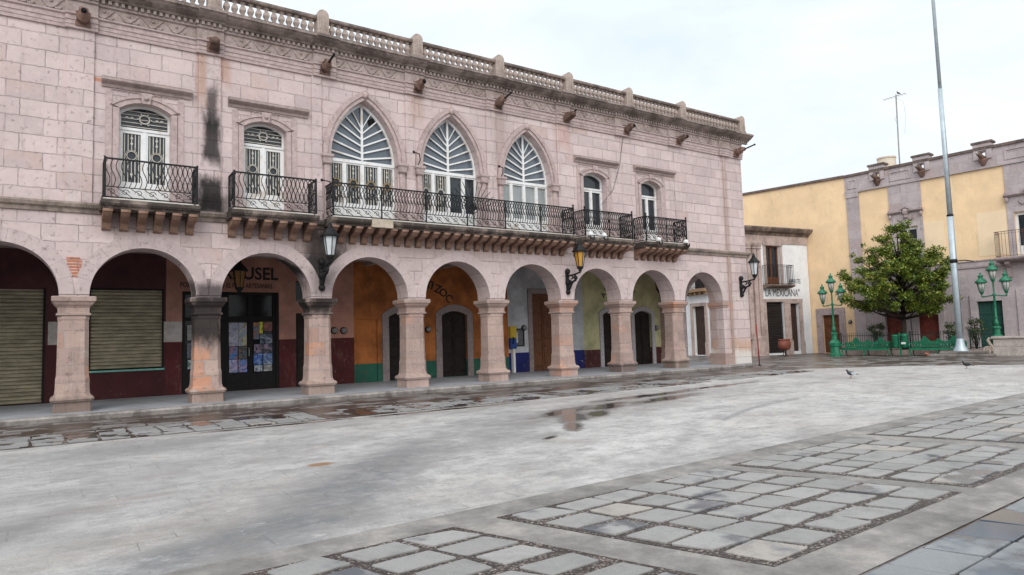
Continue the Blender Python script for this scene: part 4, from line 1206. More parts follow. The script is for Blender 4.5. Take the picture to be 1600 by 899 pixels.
m = MB(); m.box(-.20, -.07, -.03, -.021, .16, .64); m.build('notice_sheet', plain('notice_paper', (.45, .5, .55), .7, .3, 14), r)

def print_mat(name, a, b, c, sc, seed):
    g = G(name, .35, .4)
    v = g.nd('ShaderNodeVectorMath', {'operation': 'ADD'}); g.nt.links.new(g.obj(), v.inputs[0]); v.inputs[1].default_value = (seed * 3.1, 0, seed * 1.7)
    n = g.noise(sc * .55, 2, .5, v=v.outputs[0], dist=.5); n2 = g.noise(sc * 1.7, 3, .5, v=v.outputs[0])
    g.col(g.mix(g.mr(n2, .52, .6), g.ramp(n, [(.40, a), (.5, b), (.60, c)]), tuple(x * .5 for x in c))); return g.m
PRINTS = [  # x0, x1, z0, z1, colours, label
    (4.96, 5.26, 1.66, 2.46, (.40, .33, .36), (.22, .25, .34), (.38, .36, .45), 'pale pinkish print high in the left shop door leaf, nearer the pillar'),
    (5.27, 5.54, 1.66, 2.46, (.36, .32, .38), (.20, .28, .36), (.45, .40, .22), 'pale print with a yellow edge high in the left shop door leaf'),
    (4.97, 5.24, 1.22, 1.64, (.03, .09, .28), (.30, .10, .08), (.05, .16, .4), 'deep blue print with a red oval in the left shop door leaf'),
    (5.27, 5.55, 1.22, 1.64, (.05, .05, .05), (.16, .09, .05), (.06, .09, .12), 'dark brown print below the pale prints in the left shop door leaf'),
    (4.97, 5.24, .76, 1.20, (.14, .22, .5), (.42, .30, .36), (.3, .36, .6), 'light blue and pink print at the foot of the left shop door leaf'),
    (5.27, 5.55, .76, 1.20, (.20, .24, .5), (.45, .28, .36), (.12, .2, .45), 'blue print with pink figures low in the left shop door leaf'),
    (5.76, 5.96, 1.88, 2.46, (.16, .17, .22), (.08, .1, .16), (.45, .17, .03), 'print with an orange lower half in the right shop door leaf'),
    (5.97, 6.07, 2.08, 2.48, (.55, .55, .04), (.6, .58, .05), (.5, .5, .04), 'narrow bright yellow strip taped in the right shop door leaf'),
    (6.09, 6.40, 2.16, 2.47, (.20, .05, .04), (.12, .04, .03), (.25, .08, .06), 'dull red print at the top of the right shop door leaf'),
    (5.99, 6.40, 1.72, 2.05, (.06, .09, .14), (.25, .28, .34), (.04, .05, .08), 'dark blue and white print in the middle of the right shop door leaf'),
    (5.78, 6.40, 1.40, 1.70, (.10, .07, .10), (.26, .20, .28), (.05, .05, .09), 'wide dark mauve print across the right shop door leaf'),
    (5.77, 6.06, .99, 1.38, (.05, .12, .42), (.18, .28, .55), (.04, .08, .26), 'strong blue print low in the right shop door leaf'),
    (6.09, 6.40, .99, 1.38, (.30, .36, .46), (.06, .12, .3), (.14, .22, .4), 'blue and white seascape print low in the right shop door leaf'),
    (5.79, 6.06, .76, .97, (.34, .38, .44), (.42, .45, .5), (.2, .26, .34), 'small pale card at the bottom of the right shop door leaf'),
    (6.10, 6.39, .76, .97, (.40, .40, .38), (.48, .47, .44), (.25, .25, .25), 'small off white card at the bottom right of the shop door'),
    (3.66, 4.02, 1.9, 2.4, (.25, .25, .24), (.12, .14, .15), (.32, .31, .28), 'grey print high in the shop window behind the soot-blackened pillar'),
    (3.66, 4.02, 1.3, 1.8, (.12, .14, .2), (.05, .06, .1), (.2, .2, .22), 'dark blue print mid height in the shop window behind the soot-blackened pillar'),
    (3.68, 4.0, .95, 1.25, (.3, .36, .4), (.4, .42, .42), (.2, .3, .36), 'pale bluish print low in the shop window behind the soot-blackened pillar'),
    (4.3, 4.58, 1.0, 1.35, (.05, .14, .34), (.25, .35, .42), (.1, .2, .34), 'blue print low in the shop window, right of the soot-blackened pillar'),
    (4.3, 4.58, 1.8, 2.4, (.14, .10, .05), (.2, .16, .1), (.08, .07, .06), 'brownish print high in the shop window, right of the soot-blackened pillar')]
for i, (x0, x1, z0, z1, a, b, c, lab) in enumerate(PRINTS):
    m = MB(); m.box(0, x1 - x0, -.006, 0, 0, z1 - z0)
    tag(m.build('poster', print_mat('poster_print', a, b, c, 5.0, i + 1), loc=(x0, YB + .049 if x0 > 4.7 else YB + .048, z0)), lab, 'poster', 'prints taped in the shop front')
m_flood = plain('white_floodlight', (.72, .73, .72), .35, .05)
def floodlight(x, label):
    r = thing('floodlight', label, 'floodlight', (x, -.86, 5.44), 0, 'white floodlights on the two right balconies')
    MB().sq_lathe([(.09, .02), (.095, .08), (.07, .15), (.04, .17)], (0, 0, 0), .04).build('lamp_housing', m_flood, r)
    MB().tube([(-.09, -.12, 0), (-.09, -.12, -.12), (.09, -.12, -.12), (.09, -.12, 0)], .025, 5).build('lamp_bracket', m_iron, r)
floodlight(16.85, 'white floodlight at the left end of the balcony next to the long one'); floodlight(17.55, 'white floodlight near the middle of the balcony next to the long one')
floodlight(20.55, 'white floodlight near the middle of the far right balcony'); floodlight(22.2, 'white floodlight at the right end of the far right balcony')
def leaf_cloud(m, c, R, n, L, r=rnd, flat=.8):
    for _ in range(n):
        d = Vector((r.gauss(0, 1), r.gauss(0, 1), r.gauss(0, 1))).normalized() * (R * r.random() ** .45)
        p = Vector(c) + Vector((d.x, d.y, d.z * flat))
        a = Vector((r.gauss(0, 1), r.gauss(0, 1), r.gauss(0, .7))).normalized(); up = Vector((r.gauss(0, .6), r.gauss(0, .6), 1)).normalized()
        b = a.cross(up)
        if b.length < 1e-3: continue
        b.normalize(); l = L * r.uniform(.7, 1.3); w_ = l * .38; nn = b.cross(a)
        m.add([p, p + a * l * .5 + b * w_ * .5 - nn * l * .06, p + a * l, p + a * l * .5 - b * w_ * .5 - nn * l * .06], [(0, 1, 2), (0, 2, 3)])
def leaf_mat(name, stops, rough=.45):
    g = G(name, rough, .45); ri = g.nd('ShaderNodeNewGeometry').outputs['Random Per Island']
    g.col(g.ramp(g.ma('ADD', g.ma('MULTIPLY', ri, .6), g.ma('MULTIPLY', g.noise(.9, 3), .5)), stops)); return g.m
m_weed = leaf_mat('dry_weed_leaves', [(.2, (.08, .07, .05)), (.6, (.13, .11, .08)), (.9, (.18, .15, .1))], .8)
r = thing('weed_tuft', 'dry grey-brown weeds growing on the ledge between the two right balconies', 'plant', (19.6, -.12, 5.42))
m = MB(); leaf_cloud(m, (0, 0, .12), .22, 160, .14); m.build('weed_leaves', m_weed, r)
m = MB()
for i in range(7): m.tube([(0, 0, 0), (rnd.uniform(-.18, .18), rnd.uniform(-.1, .1), rnd.uniform(.2, .34))], .008, 4)
m.build('stems', m_weed, r)
m_red = plain('red_pipe_paint', (.22, .025, .025), .5, .3, 6, .4)
r = thing('red_pole', 'thin rusty red pole standing at the corner of the arcaded building', 'pole', (27.62, -.25, 0))
MB().tube([(0, 0, 0), (-.03, 0, .9), (-.08, 0, 1.95)], .032, 6).build('pole', m_red, r)
MB().lathe([(.09, 0), (.09, .03), (.04, .05)], (0, 0, 0), 8).build('pole_foot', m_iron, r)

# person walking behind the fifth pier
def skinned(pts, edges, radii, name, mats, parent, sub=2, matfn=None):
    me = bpy.data.meshes.new('skin'); me.from_pydata(pts, edges, [])
    o = bpy.data.objects.new('skin', me); COL.objects.link(o)
    o.modifiers.new('s', 'SKIN'); o.modifiers.new('d', 'SUBSURF').levels = sub
    for v, r_ in zip(me.skin_vertices[0].data, radii): v.radius = r_ if isinstance(r_, tuple) else (r_, r_)
    me.skin_vertices[0].data[0].use_root = True
    dg = bpy.context.evaluated_depsgraph_get()
    nm = bpy.data.meshes.new_from_object(o.evaluated_get(dg)); nm.name = name
    bpy.data.objects.remove(o); bpy.data.meshes.remove(me)
    nm.materials.clear()
    for m_ in mats: nm.materials.append(m_)
    for p in nm.polygons:
        p.use_smooth = True
        if matfn: p.material_index = matfn(p.center)
    return link(name, nm, parent)
m_skin = plain('skin', (.30, .16, .10), .6, .1, 9); m_coat = plain('dark_coat_cloth', (.016, .017, .022), .85, .3, 9); m_trs = plain('dark_trousers', (.03, .03, .035), .85, .3, 9); m_hat = plain('straw_hat', (.34, .27, .18), .8, .2, 14); m_hair = plain('dark_hair', (.02, .015, .012), .6, .3, 20); m_shoe = plain('dark_shoes', (.03, .022, .018), .5, .2, 9)
pr = thing('person', 'person in a dark coat and brimmed hat walking behind the pillar by the orange wall', 'person', (14.02, 1.9, FZ), 0)
P = [(0, 0, .93), (.02, 0, 1.12), (.03, 0, 1.36), (.04, 0, 1.46), (.06, 0, 1.54), (.075, 0, 1.63), (.07, 0, 1.70),          # spine, neck, head
     (0, .09, .90), (.16, .10, .50), (.20, .10, .10), (.30, .10, .04),           # front leg
     (0, -.09, .90), (-.10, -.10, .50), (-.36, -.10, .16), (-.30, -.10, .05),     # rear leg
     (.02, .19, 1.38), (-.06, .25, 1.12), (.04, .25, .90), (.08, .25, .82),                # arms
     (.02, -.19, 1.38), (-.02, -.26, 1.12), (.12, -.25, .92), (.17, -.25, .85), (.17, 0, 1.615)]
E_ = [(0, 1), (1, 2), (2, 3), (3, 4), (4, 5), (5, 6), (0, 7), (7, 8), (8, 9), (9, 10), (0, 11), (11, 12), (12, 13), (13, 14), (2, 15), (15, 16), (16, 17), (17, 18), (2, 19), (19, 20), (20, 21), (21, 22), (5, 23)]
R_ = [.14, .13, .15, .07, .055, .095, .07, .095, .065, .042, .04, .095, .065, .042, .04, .06, .045, .033, .035, .06, .045, .033, .035, .02]
skinned(P, E_, R_, 'body', [m_skin], pr)
for sgn, hx, hz in ((1, .08, .82), (-1, .17, .85)):
    for k in range(4): pass
skinned([(0, 0, .98), (.02, 0, 1.15), (.03, 0, 1.36), (.03, 0, 1.43), (0, 0, .80), (-.04, 0, .58), (.02, .19, 1.38), (-.06, .25, 1.12), (.04, .25, .92), (.02, -.19, 1.38), (-.02, -.26, 1.12), (.12, -.25, .94)],
        [(0, 1), (1, 2), (2, 3), (0, 4), (4, 5), (2, 6), (6, 7), (7, 8), (2, 9), (9, 10), (10, 11)], [(.19, .17), (.18, .17), (.19, .17), .10, (.21, .2), (.25, .22), .085, .07, .055, .085, .07, .055], 'coat', [m_coat], pr)
skinned([(0, 0, .88), (0, .09, .86), (.16, .10, .50), (.20, .10, .12), (0, -.09, .86), (-.10, -.10, .50), (-.35, -.10, .18)], [(0, 1), (1, 2), (2, 3), (0, 4), (4, 5), (5, 6)], [.15, .115, .085, .065, .115, .085, .065], 'trousers', [m_trs], pr)
MB().lathe([(.21, 0), (.215, .012), (.12, .03), (.115, .11), (.09, .13), (.02, .135)], (.06, 0, 1.69), 16).build('hat', m_hat, pr)
MB().ball((.035, 0, 1.64), .105, 10, (.9, .95, 1.0)).build('hair', m_hair, pr)
m = MB(); m.ball((.27, .10, .045), .06, 8, (2.2, .85, .75)); m.ball((-.36, -.10, .075), .06, 8, (1.6, .85, 1.0)); m.build('shoes', m_shoe, pr)
m = MB()
for cy in (-.035, .035): m.ball((.158, cy, 1.645), .012, 6)
m.box(.155, .168, -.025, .025, 1.572, 1.58); m.build('eyes_and_mouth', m_hair, pr)
for sgn, hx, hz in ((1, .08, .80), (-1, .17, .83)):
    m = MB()
    m.ball((hx, sgn * .25, hz), .045, 8, (.5, .8, 1.1))
    for k in range(4):
        yy = sgn * .25 - .03 + .02 * k; L = (.07, .08, .075, .06)[k]
        m.tube([(hx, yy, hz - .03), (hx + .012, yy, hz - .03 - L * .55), (hx + .03, yy, hz - .03 - L)], [.011, .010, .008], 6)
    m.tube([(hx + .01, sgn * .21, hz + .01), (hx + .05, sgn * .205, hz - .03), (hx + .06, sgn * .21, hz - .06)], [.013, .012, .009], 6)
    m.build('hand', m_skin, pr)

# ---------------------------------------------------------------- white corner shop
CB = thing('corner_building', 'white two storey corner shop with rounded stone pilasters and lettering over its doors', 'building', (42.5, 6.6, 0), radians(-8.2))
cw = paint('corner_whitewash', (.76, .77, .78), worn=.12, under=(.5, .45, .4), chips=.25, blotch=.08)
c_st = weathered('corner_stone', (.50, .39, .35), dark=(.14, .10, .09), amt=.6, lo=.45, hi=.68, top=.3)
c_dk = weathered('corner_cornice', (.30, .22, .18), dark=(.05, .045, .04), amt=.8, lo=.38, hi=.6, top=.8)
m = MB(); m.plate(rect(-4.0, .55, 0, 8.0), [rect(-3.40, -2.12, 4.62, 7.3), rect(-3.62, -2.02, 0.12, 3.52), rect(-1.42, -.62, .2, 3.40)], 0, .4)
fw_ = m.build('front_wall', cw, CB)
m = MB()
for a, b in ((-3.92, -3.63), (-2.01, -1.43), (-.61, -.28)): m.box(a, b, -.06, .02, 0, 3.42 if a > -2.1 else 3.53)
m.box(-3.92, -2.0, -.07, .02, 3.54, 3.72); m.box(-1.99, -.25, -.07, .02, 3.43, 3.72)
m.box(-2.05, -1.40, -.12, -.061, 0, .95); m.box(-.64, -.25, -.1, -.061, 0, .8)
m.build('door_surround', c_st, fw_)
m = MB(); m.plate(rect(-3.62, -3.41, 4.62, 7.3), [], -.05, .02); m.plate(rect(-2.11, -1.90, 4.62, 7.3), [], -.05, .02); m.box(-3.66, -1.86, -.09, .02, 7.305, 7.58)
m.build('window_surround', c_st, fw_)
ribbed(-3.62, -2.02, .12, 3.52, .18, .11).build('roller_shutter', m_shutd, fw_)
m = MB(); m.box(-1.42, -.62, .2, .26, .2, 3.4); m.box(-1.40, -.64, .17, .198, 2.4, 2.5); m.build('door', m_wood, fw_)
m = MB(); m.plate(rect(-3.40, -2.12, 4.62, 7.3), [rect(-3.3, -2.84, 5.2, 7.2), rect(-2.70, -2.22, 5.2, 7.2)], .15, .22)
wf = m.build('window_frame', m_woodb, fw_); MB().box(-3.4, -2.12, .225, .24, 4.62, 7.3).build('pane', m_glass, wf)
m = MB(); m.prism([(0, 4.42), (-.3, 4.45), (-.55, 4.52), (-.6, 4.58), (-.6, 4.66), (0, 4.66)], -3.8, -1.45)
b = m.build('balcony', c_dk, CB)
def simple_rail(x0, x1, y, z0, z1, step=.12, yb=-.02):
    m = MB()
    for (a, c_) in (((x0, yb), (x0, y)), ((x0, y), (x1, y)), ((x1, y), (x1, yb))):
        L = hypot(c_[0] - a[0], c_[1] - a[1]); n = max(1, int(L / step))
        for z, r_ in ((z1, .022), (z0 + .06, .016), (z1 - .12, .012)): m.tube([(*a, z), (*c_, z)], r_, 4)
        for i in range(n + 1):
            x, yy = a[0] + (c_[0] - a[0]) * i / n, a[1] + (c_[1] - a[1]) * i / n
            m.tube([(x, yy, z0), (x, yy, z1)], .011, 4)
    return m
simple_rail(-3.76, -1.5, -.55, 4.66, 5.95, .13).build('railing', m_iron, b)
def cb_text(txt, x, z, wd, h):
    t = text_mb(txt, wd, h, .01, bold=.0); t.v = [(a + x, q - .004, c + z) for a, q, c in t.v]
    t.build('painted_lettering', plain('blue_black_lettering', (.03, .035, .05), .7, .3, 9), fw_)
cb_text('"LA MEXICANA"', -3.78, 3.90, 3.36, .50); cb_text('ABARROTES', -1.40, 4.78, 1.12, .30)
# left front and the side towards the lane, rounded corner with clustered pilasters
m = MB(); m.box(-5.3, -4.003, -.02, .4, 0, 8.0)
m.build('corner_pier', c_st, CB)
m = MB()
for x in (-5.05, -4.55, -4.16):
    m.sq_lathe([(.24, 0), (.24, 1.1), (.19, 1.16), (.165, 1.3), (.155, 7.0), (.20, 7.05), (.17, 7.12), (.22, 7.3), (.22, 7.42)], (x, -.08, 0), .07)
m.box(-5.42, -3.9, -.32, -.02, 1.10, 1.22)
m.build('clustered_pilasters', c_st, CB)
m = MB(); m.box(-5.3, .55, -.06, .02, 7.45, 8.0); m.build('frieze', c_st, CB)
m = MB(); m.prism([(0, 8.0), (-.12, 8.0), (-.16, 8.12), (-.34, 8.22), (-.42, 8.36), (-.45, 8.42), (-.45, 8.5), (0, 8.56)], -5.35, .75)
m.lathe([(.20, 8.0), (.24, 8.12), (.44, 8.22), (.53, 8.36), (.56, 8.42), (.56, 8.5), (.1, 8.56)], (-5.1, .1, 0), 16)
m.prism([(.3, 8.5), (.3, 8.56), (9, 8.56), (9, 8.3)], -5.3, .5)
m.build('cornice', c_dk, CB)
S_ = lambda x, y, z: (-5.3 + y, x, z)          # side wall: outline x runs back along the lane
m = MB(); m.plate(rect(.4, 11, 0, 8.0), [rect(3.95, 5.15, .05, 3.5), rect(3.75, 5.05, 4.75, 7.2)], 0, .35, fn=S_)
sw_ = m.build('side_wall', cw, CB)
m = MB()
for a, c_ in ((3.70, 3.94), (5.16, 5.40)): m.plate(rect(a, c_, 0, 3.74), [], -.08, .02, fn=S_)
m.plate(rect(3.941, 5.159, 3.505, 3.74), [], -.08, .02, fn=S_); m.plate(rect(3.68, 3.96, 0, .95), [], -.13, -.081, fn=S_)
m.build('door_surround', c_st, sw_)
m = MB(); m.plate(rect(3.95, 5.15, .05, 3.5), [], .2, .25, fn=S_); m.build('door', m_wood, sw_)
m = MB(); m.plate(rect(3.75, 5.05, 4.75, 7.2), [], .2, .25, fn=S_); m.build('window', m_woodd, sw_)
m = MB(); m.plate(rect(3.3, 5.8, 4.50, 4.72), [], -.55, .02, fn=S_)
for i in range(5): m.plate(rect(3.4 + i * .5, 3.6 + i * .5, 4.30, 4.497), [], -.4, .02, fn=S_)
sb = m.build('balcony', plain('brown_balcony', (.28, .18, .10), .8, .3, 5), CB)
m = MB()
for i in range(22):
    t = i / 21; x = 3.35 + 2.4 * t; m.tube([S_(x, -.52, 4.72), S_(x, -.52, 5.75)], .013, 4)
for z in (4.8, 5.75):
    m.tube([S_(3.35, -.0, z), S_(3.35, -.52, z), S_(5.75, -.52, z), S_(5.75, 0, z)], .022, 4)
m.build('railing', m_iron, sb)
m = MB(); m.box(-4.9, .5, 8.5, 8.8, 0, 8.3); m.box(.2, .5, .4, 8.5, 0, 8.0); m.build('rear_walls', cw, CB)
a = radians(-8.2)
def cbw(x, y): return (42.5 + x * cos(a) - y * sin(a), 6.6 + x * sin(a) + y * cos(a))
q = cbw(-5.30, 2.75); meter(0, 0, 'round electricity meter on the white lane wall seen through the last arch', (q[0], q[1], 1.72), radians(-98.2))

r = thing('cauldron', 'rust red round metal cauldron on a thin stand before the dark shutter', 'cauldron', (38.05, 5.35, 0))
m = MB(); m.lathe([(.02, .36), (.20, .38), (.34, .50), (.39, .70), (.36, .90), (.32, .98), (.36, 1.03), (.37, 1.07), (.33, 1.07), (.28, .95), (.05, .7)], (0, 0, 0), 18); m.build('cauldron_body', plain('rust_red_metal', (.20, .06, .038), .6, .35, 4, .35), r)
m = MB()
for k in range(3):
    t = k * tau / 3 + .4; m.tube([(.1 * cos(t), .1 * sin(t), .40), (.07 * cos(t), .07 * sin(t), .2), (.16 * cos(t), .16 * sin(t), 0)], .025, 5)
m.build('stand', m_iron, r)

# ---------------------------------------------------------------- yellow building
YA = atan2(-0.99739944, 0.07207192)
Y0 = thing('yellow_building', 'long ochre yellow two storey building with grey-pink stone trim and roof spouts', 'building', (43.6, 0, 0), YA)
def yw(u, v, z=0.0): return (43.6 + u * cos(YA) - v * sin(YA), u * sin(YA) + v * cos(YA), z)
y_wall = paint('ochre_wall', (.84, .61, .375), worn=.3, under=(.55, .42, .27), chips=.06, blotch=.09, scale=.5)
y_st = stone('grey_pink_stone', (.51, .435, .44), (.43, .37, .38), (.52, .47, .46), bw=.95, rh=.62, pale=.35, patch_amt=.25)
y_tr = weathered('grey_pink_trim', (.44, .355, .35), dark=(.10, .075, .07), amt=.5, lo=.5, hi=.7, top=.6)
y_cop = weathered('roof_coping', (.20, .145, .125), dark=(.05, .04, .04), amt=.7, lo=.4, hi=.62, top=.8)
UW = [(-.72, .50), (5.42, 6.9), (12.2, 13.4), (18.5, 19.7)]
DR_ = [(-1.72, -.62, 2.55, m_woodr), (.15, 1.28, 2.82, m_woodr), (3.30, 4.52, 2.93, m_greend), (5.55, 6.9, 3.15, m_woodd), (9.2, 10.4, 2.9, m_woodb), (14, 15.2, 2.9, m_woodr), (20, 21.2, 2.9, m_greend)]
m = MB(); m.plate([(-17, 0), (-2.9, 0), (-2.9, 11.6), (-11.3, 11.85), (-17, 12.05)], [rect(-5.78, -4.66, .02, 2.55)], 0, .5)
yl = m.build('plain_wall', y_wall, Y0)
m = MB(); m.plate(rect(-2.897, 26, 5.3, 10.5), [rect(a_, b_, 5.32, 7.75) for a_, b_ in UW], 0, .5); yu = m.build('upper_wall', y_wall, Y0)
m = MB(); m.plate(rect(-2.897, 26, 0, 5.297), [rect(a_, b_, .3, z_) for a_, b_, z_, _ in DR_], -.04, .5); yg = m.build('stone_ground_floor', y_st, Y0)
m = MB(); m.plate([(-17, 11.9), (-11.3, 11.853), (-3.72, 11.62), (-3.72, 11.78), (-11.3, 12.0), (-17, 12.2)], [], -.12, .55)
m.box(-3.72, 26, -.14, .55, 11.60, 11.75)
MER = [-1.62, .98, 4.18, 10.6, 13.8, 17.2]
for c_ in MER:
    m.box(c_ - .52, c_ + .52, -.20, .5, 11.96, 12.08)
m.build('roof_coping', y_cop, Y0)
m = MB(); m.plate(rect(-3.70, 26, 10.502, 11.6), [rect(c_ - .12, c_ + .12, 11.2, 11.5) for c_ in MER], -.05, .35)
for c_ in MER:
    m.plate(rect(c_ - .45, c_ + .45, 11.76, 11.955), [], -.15, .4)
    m.plate([(c_ - .45, 11.05), (c_ - .2, 11.05), (c_ - .2, 11.55), (c_ + .2, 11.55), (c_ + .2, 11.05), (c_ + .45, 11.05), (c_ + .45, 11.597), (c_ - .45, 11.597)], [], -.12, -.052)
m.box(-3.72, 26, -.13, -.05, 10.50, 10.62)
for a_, b_ in ((-3.5, -2.9), (-.9, .35), (5.2, 8.0)): m.plate(rect(a_, b_, 10.78, 11.4), [rect(a_ + .1, b_ - .1, 10.88, 11.3)], -.09, -.052)
yp = m.build('parapet', y_st, Y0)
m = MB(); x = -3.26
m.plate(rect(x - .40, x + .40, 4.6, 10.5), [], -.07, .02); m.plate(rect(x - .42, x + .42, 10.2, 10.497), [], -.12, -.07); m.plate(rect(x - .36, x + .36, 0, 4.6), [], -.07, .02)
m.build('stone_pilaster', y_st, Y0)
for a_, b_ in UW:
    m = MB(); m.plate([(a_ - .32, 5.32), (a_ - .012, 5.32), (a_ - .012, 7.78), (b_ + .012, 7.78), (b_ + .012, 5.32), (b_ + .32, 5.32), (b_ + .32, 10.5), (a_ - .32, 10.5)], [], -.06, .02)
    m.build('window_bay_stone', y_st, Y0)
m = MB(); m.prism([(-.042, 4.86), (-.10, 4.88), (-.10, 4.96), (-.042, 4.98)], -2.85, 26); m.prism([(-.01, 5.22), (-.09, 5.24), (-.09, 5.30), (-.01, 5.31)], -2.85, 26)
m.build('belt_course', y_tr, Y0)
for a_, b_ in UW:
    cx = (a_ + b_) / 2; hw = (b_ - a_) / 2 + .28
    m = MB()
    m.prism([(-.06, 8.62), (-.16, 8.66), (-.26, 8.74), (-.26, 8.80), (-.06, 8.82)], cx - hw - .12, cx - .2); m.prism([(-.06, 8.62), (-.16, 8.66), (-.26, 8.74), (-.26, 8.80), (-.06, 8.82)], cx + .2, cx + hw + .12)
    m.tube([(cx - .34, -.12, 8.72), (cx - .22, -.14, 8.92), (cx, -.16, 9.02), (cx + .22, -.14, 8.92), (cx + .34, -.12, 8.72)], .07, 6)
    m.ball((cx, -.12, 8.72), .2, 8, (1, .6, 1.2)); m.ball((cx, -.1, 8.42), .12, 8)
    for s_ in (-1, 1):
        m.ball((cx + s_ * hw, -.16, 8.86), .10, 6); m.ball((cx + s_ * hw, -.14, 8.5), .10, 6, (1, 1, 1.6))
        m.tube([(cx + s_ * .12, -.1, 8.35), (cx + s_ * .3, -.1, 8.15), (cx + s_ * .45, -.1, 8.3), (cx + s_ * .4, -.1, 8.42)], .04, 5)
    m.build('carved_lintel', y_tr, Y0)
    m = MB(); m.plate(rect(a_, b_, 5.32, 7.75), [rect(a_ + .12, cx - .06, 5.9, 7.6), rect(cx + .06, b_ - .12, 5.9, 7.6)], .12, .2)
    f = m.build('window_frame', m_white, Y0); MB().box(a_, b_, .21, .23, 5.32, 7.75).build('pane', m_glass, f)
    if a_ > 2:
        m = MB(); m.prism([(0, 5.0), (-.5, 5.06), (-.8, 5.12), (-.85, 5.2), (-.85, 5.28), (0, 5.29)], a_ - .85, b_ + .85)
        for s_ in (a_ - .5, b_ + .3): m.plate([(-.65, 5.05), (-.042, 5.05), (-.042, 4.2), (-.15, 4.2), (-.25, 4.7), (-.6, 4.9)], [], s_, s_ + .2, fn=lambda p, q, t: (q, p, t))
        bb = m.build('balcony', y_tr, Y0)
        simple_rail(a_ - .8, b_ + .8, -.78, 5.28, 6.7, .16).build('railing', plain('rusty_railing', (.12, .06, .05), .7, .3, 6), bb)
    else:
        simple_rail(a_ + .02, b_ - .02, -.12, 5.35, 6.3, .12).build('railing', m_iron, Y0)
for i, c_ in enumerate(MER):
    m = MB(); m.tube([(c_, -.05, 11.12), (c_, -.4, 11.16), (c_, -.85, 11.22)], [.15, .12, .08], 7); m.ball((c_, -.62, 11.28), .09, 6)
    m.lathe([(.03, 10.62), (.12, 10.72), (.2, 10.9), (.26, 11.0), (.26, 11.05)], (c_, -.1, 0), 8)
    s = m.build('waterspout', m_spout, Y0)
    MB().tube([(c_, -.83, 11.22), (c_, -1.15, 11.26)], .045, 6).build('spout_pipe', plain('pale_pipe', (.4, .38, .36), .6), s)
def ydoor(a_, b_, z0, z1, mat, fm, par, fwid=.34, y=-.04):
    m = MB(); m.plate([(a_ - fwid, z0), (a_ - .006, z0), (a_ - .006, z1 + .006), (b_ + .006, z1 + .006), (b_ + .006, z0), (b_ + fwid, z0), (b_ + fwid, z1 + fwid * 1.1), (a_ - fwid, z1 + fwid * 1.1)], [], y - .07, y + .02)
    m.build('door_surround', fm, par)
    m = MB(); cx = (a_ + b_) / 2
    m.box(a_, b_, .14, .22, z0, z1)
    d = m.build('door', mat, par)
    m = MB()
    for s0, s1 in ((a_ + .06, cx - .03), (cx + .03, b_ - .06)):
        for k in range(3): m.bbox(s0, s1, .115, .139, z0 + .12 + k * (z1 - z0) / 3, z0 + (k + 1) * (z1 - z0) / 3 - .02, .012)
    m.build('door_panels', mat, d)
ydoor(-5.78, -4.66, .02, 2.55, m_woodb, y_tr, yl, .42, 0)
for a_, b_, z_, mt in DR_: ydoor(a_, b_, .3, z_, mt, y_st, yg)
m = MB(); m.box(-17, 26, .5, 16, 10.8, 11.0); m.box(-17, -16.6, .5, 16, 0, 11); m.box(25.6, 26, .5, 16, 0, 11); m.box(-17, 26, 15.7, 16, 0, 11); m.build('building_body', y_wall, Y0)
m_ypatch = paint('pale_ochre_patch', (.85, .66, .45), worn=.05, blotch=.05)
MB().box(.83, 1.9, -.012, .01, 6.2, 7.9).build('paint_patch', m_ypatch, yu); MB().box(3.6, 5.07, -.012, .01, 5.5, 8.0).build('paint_patch', m_ypatch, yu)
meter(0, 0, 'round grey electricity meter on the ochre wall right of the low brown door', yw(-3.95, 0, 2.05), YA)
# roof things
r = thing('antenna', 'tall thin television antenna mast on the yellow building roof', 'antenna', yw(-2.55, 6, 11.0), YA)
MB().tube([(0, 0, 0), (.02, 0, 3), (.10, 0, 7.15)], .045, 6).build('mast', m_meter, r)
m = MB(); m.tube([(-.75, 0, 7.0), (.75, 0, 7.05)], .018, 4)
for i in range(7): m.tube([(-.7 + i * .23, -.3, 7.02), (-.7 + i * .23, .3, 7.02)], .010, 4)
m.tube([(.1, 0, 6.9), (.55, 0, 6.5), (.62, 0, 5.6), (.5, 0, 4.2)], .008, 4); m.tube([(.09, 0, 5.7), (-.1, 0, 5.4), (.08, 0, 5.0)], .010, 4)
m.build('antenna_rods', m_meter, r)
r = thing('water_tank', 'pale round water tank on the roof of the yellow building', 'water tank', yw(-3.4, 6, 11.0), YA)
MB().lathe([(.60, 0), (.60, 2.6), (.57, 2.7)], (0, 0, 0), 20).build('tank_body', plain('pale_concrete', (.50, .46, .40), .85, .12), r)
MB().lathe([(.63, 2.66), (.63, 2.78), (.1, 2.86)], (0, 0, 0), 20).build('tank_lid', plain('pale_concrete_lid', (.46, .43, .39), .85, .12), r)

# ---------------------------------------------------------------- garden and square furniture
def yt(name, label, cat, u, v, z=0.0, rz=0.0, group=None): return thing(name, label, cat, yw(u, v, z), YA + rz, group)
m_soil = plain('garden_soil', (.07, .05, .038), .95, .35, 6, .1, bump=.4)
m = MB(); vs = [yw(u, v, .27) for u, v in ((-3.0, -3.4), (4.8, -3.4), (4.8, -1.2), (-3.0, -1.2))]; m.add(vs, [(0, 1, 2, 3)])
tag(m.build('garden_soil', m_soil), kind='structure')
r = yt('garden_kerb', 'low stone kerb wall edging the garden bed behind the benches', 'kerb wall', 0, 0)
MB().bbox(-3.2, 4.95, -3.62, -3.4, 0, .31, .02).build('front_wall', c_st, r)
MB().bbox(-3.2, -3.0, -3.398, -1.2, 0, .30, .02).build('side_wall', c_st, r); MB().bbox(-3.2, 4.95, -1.198, -1.0, 0, .30, .02).build('rear_wall', c_st, r)
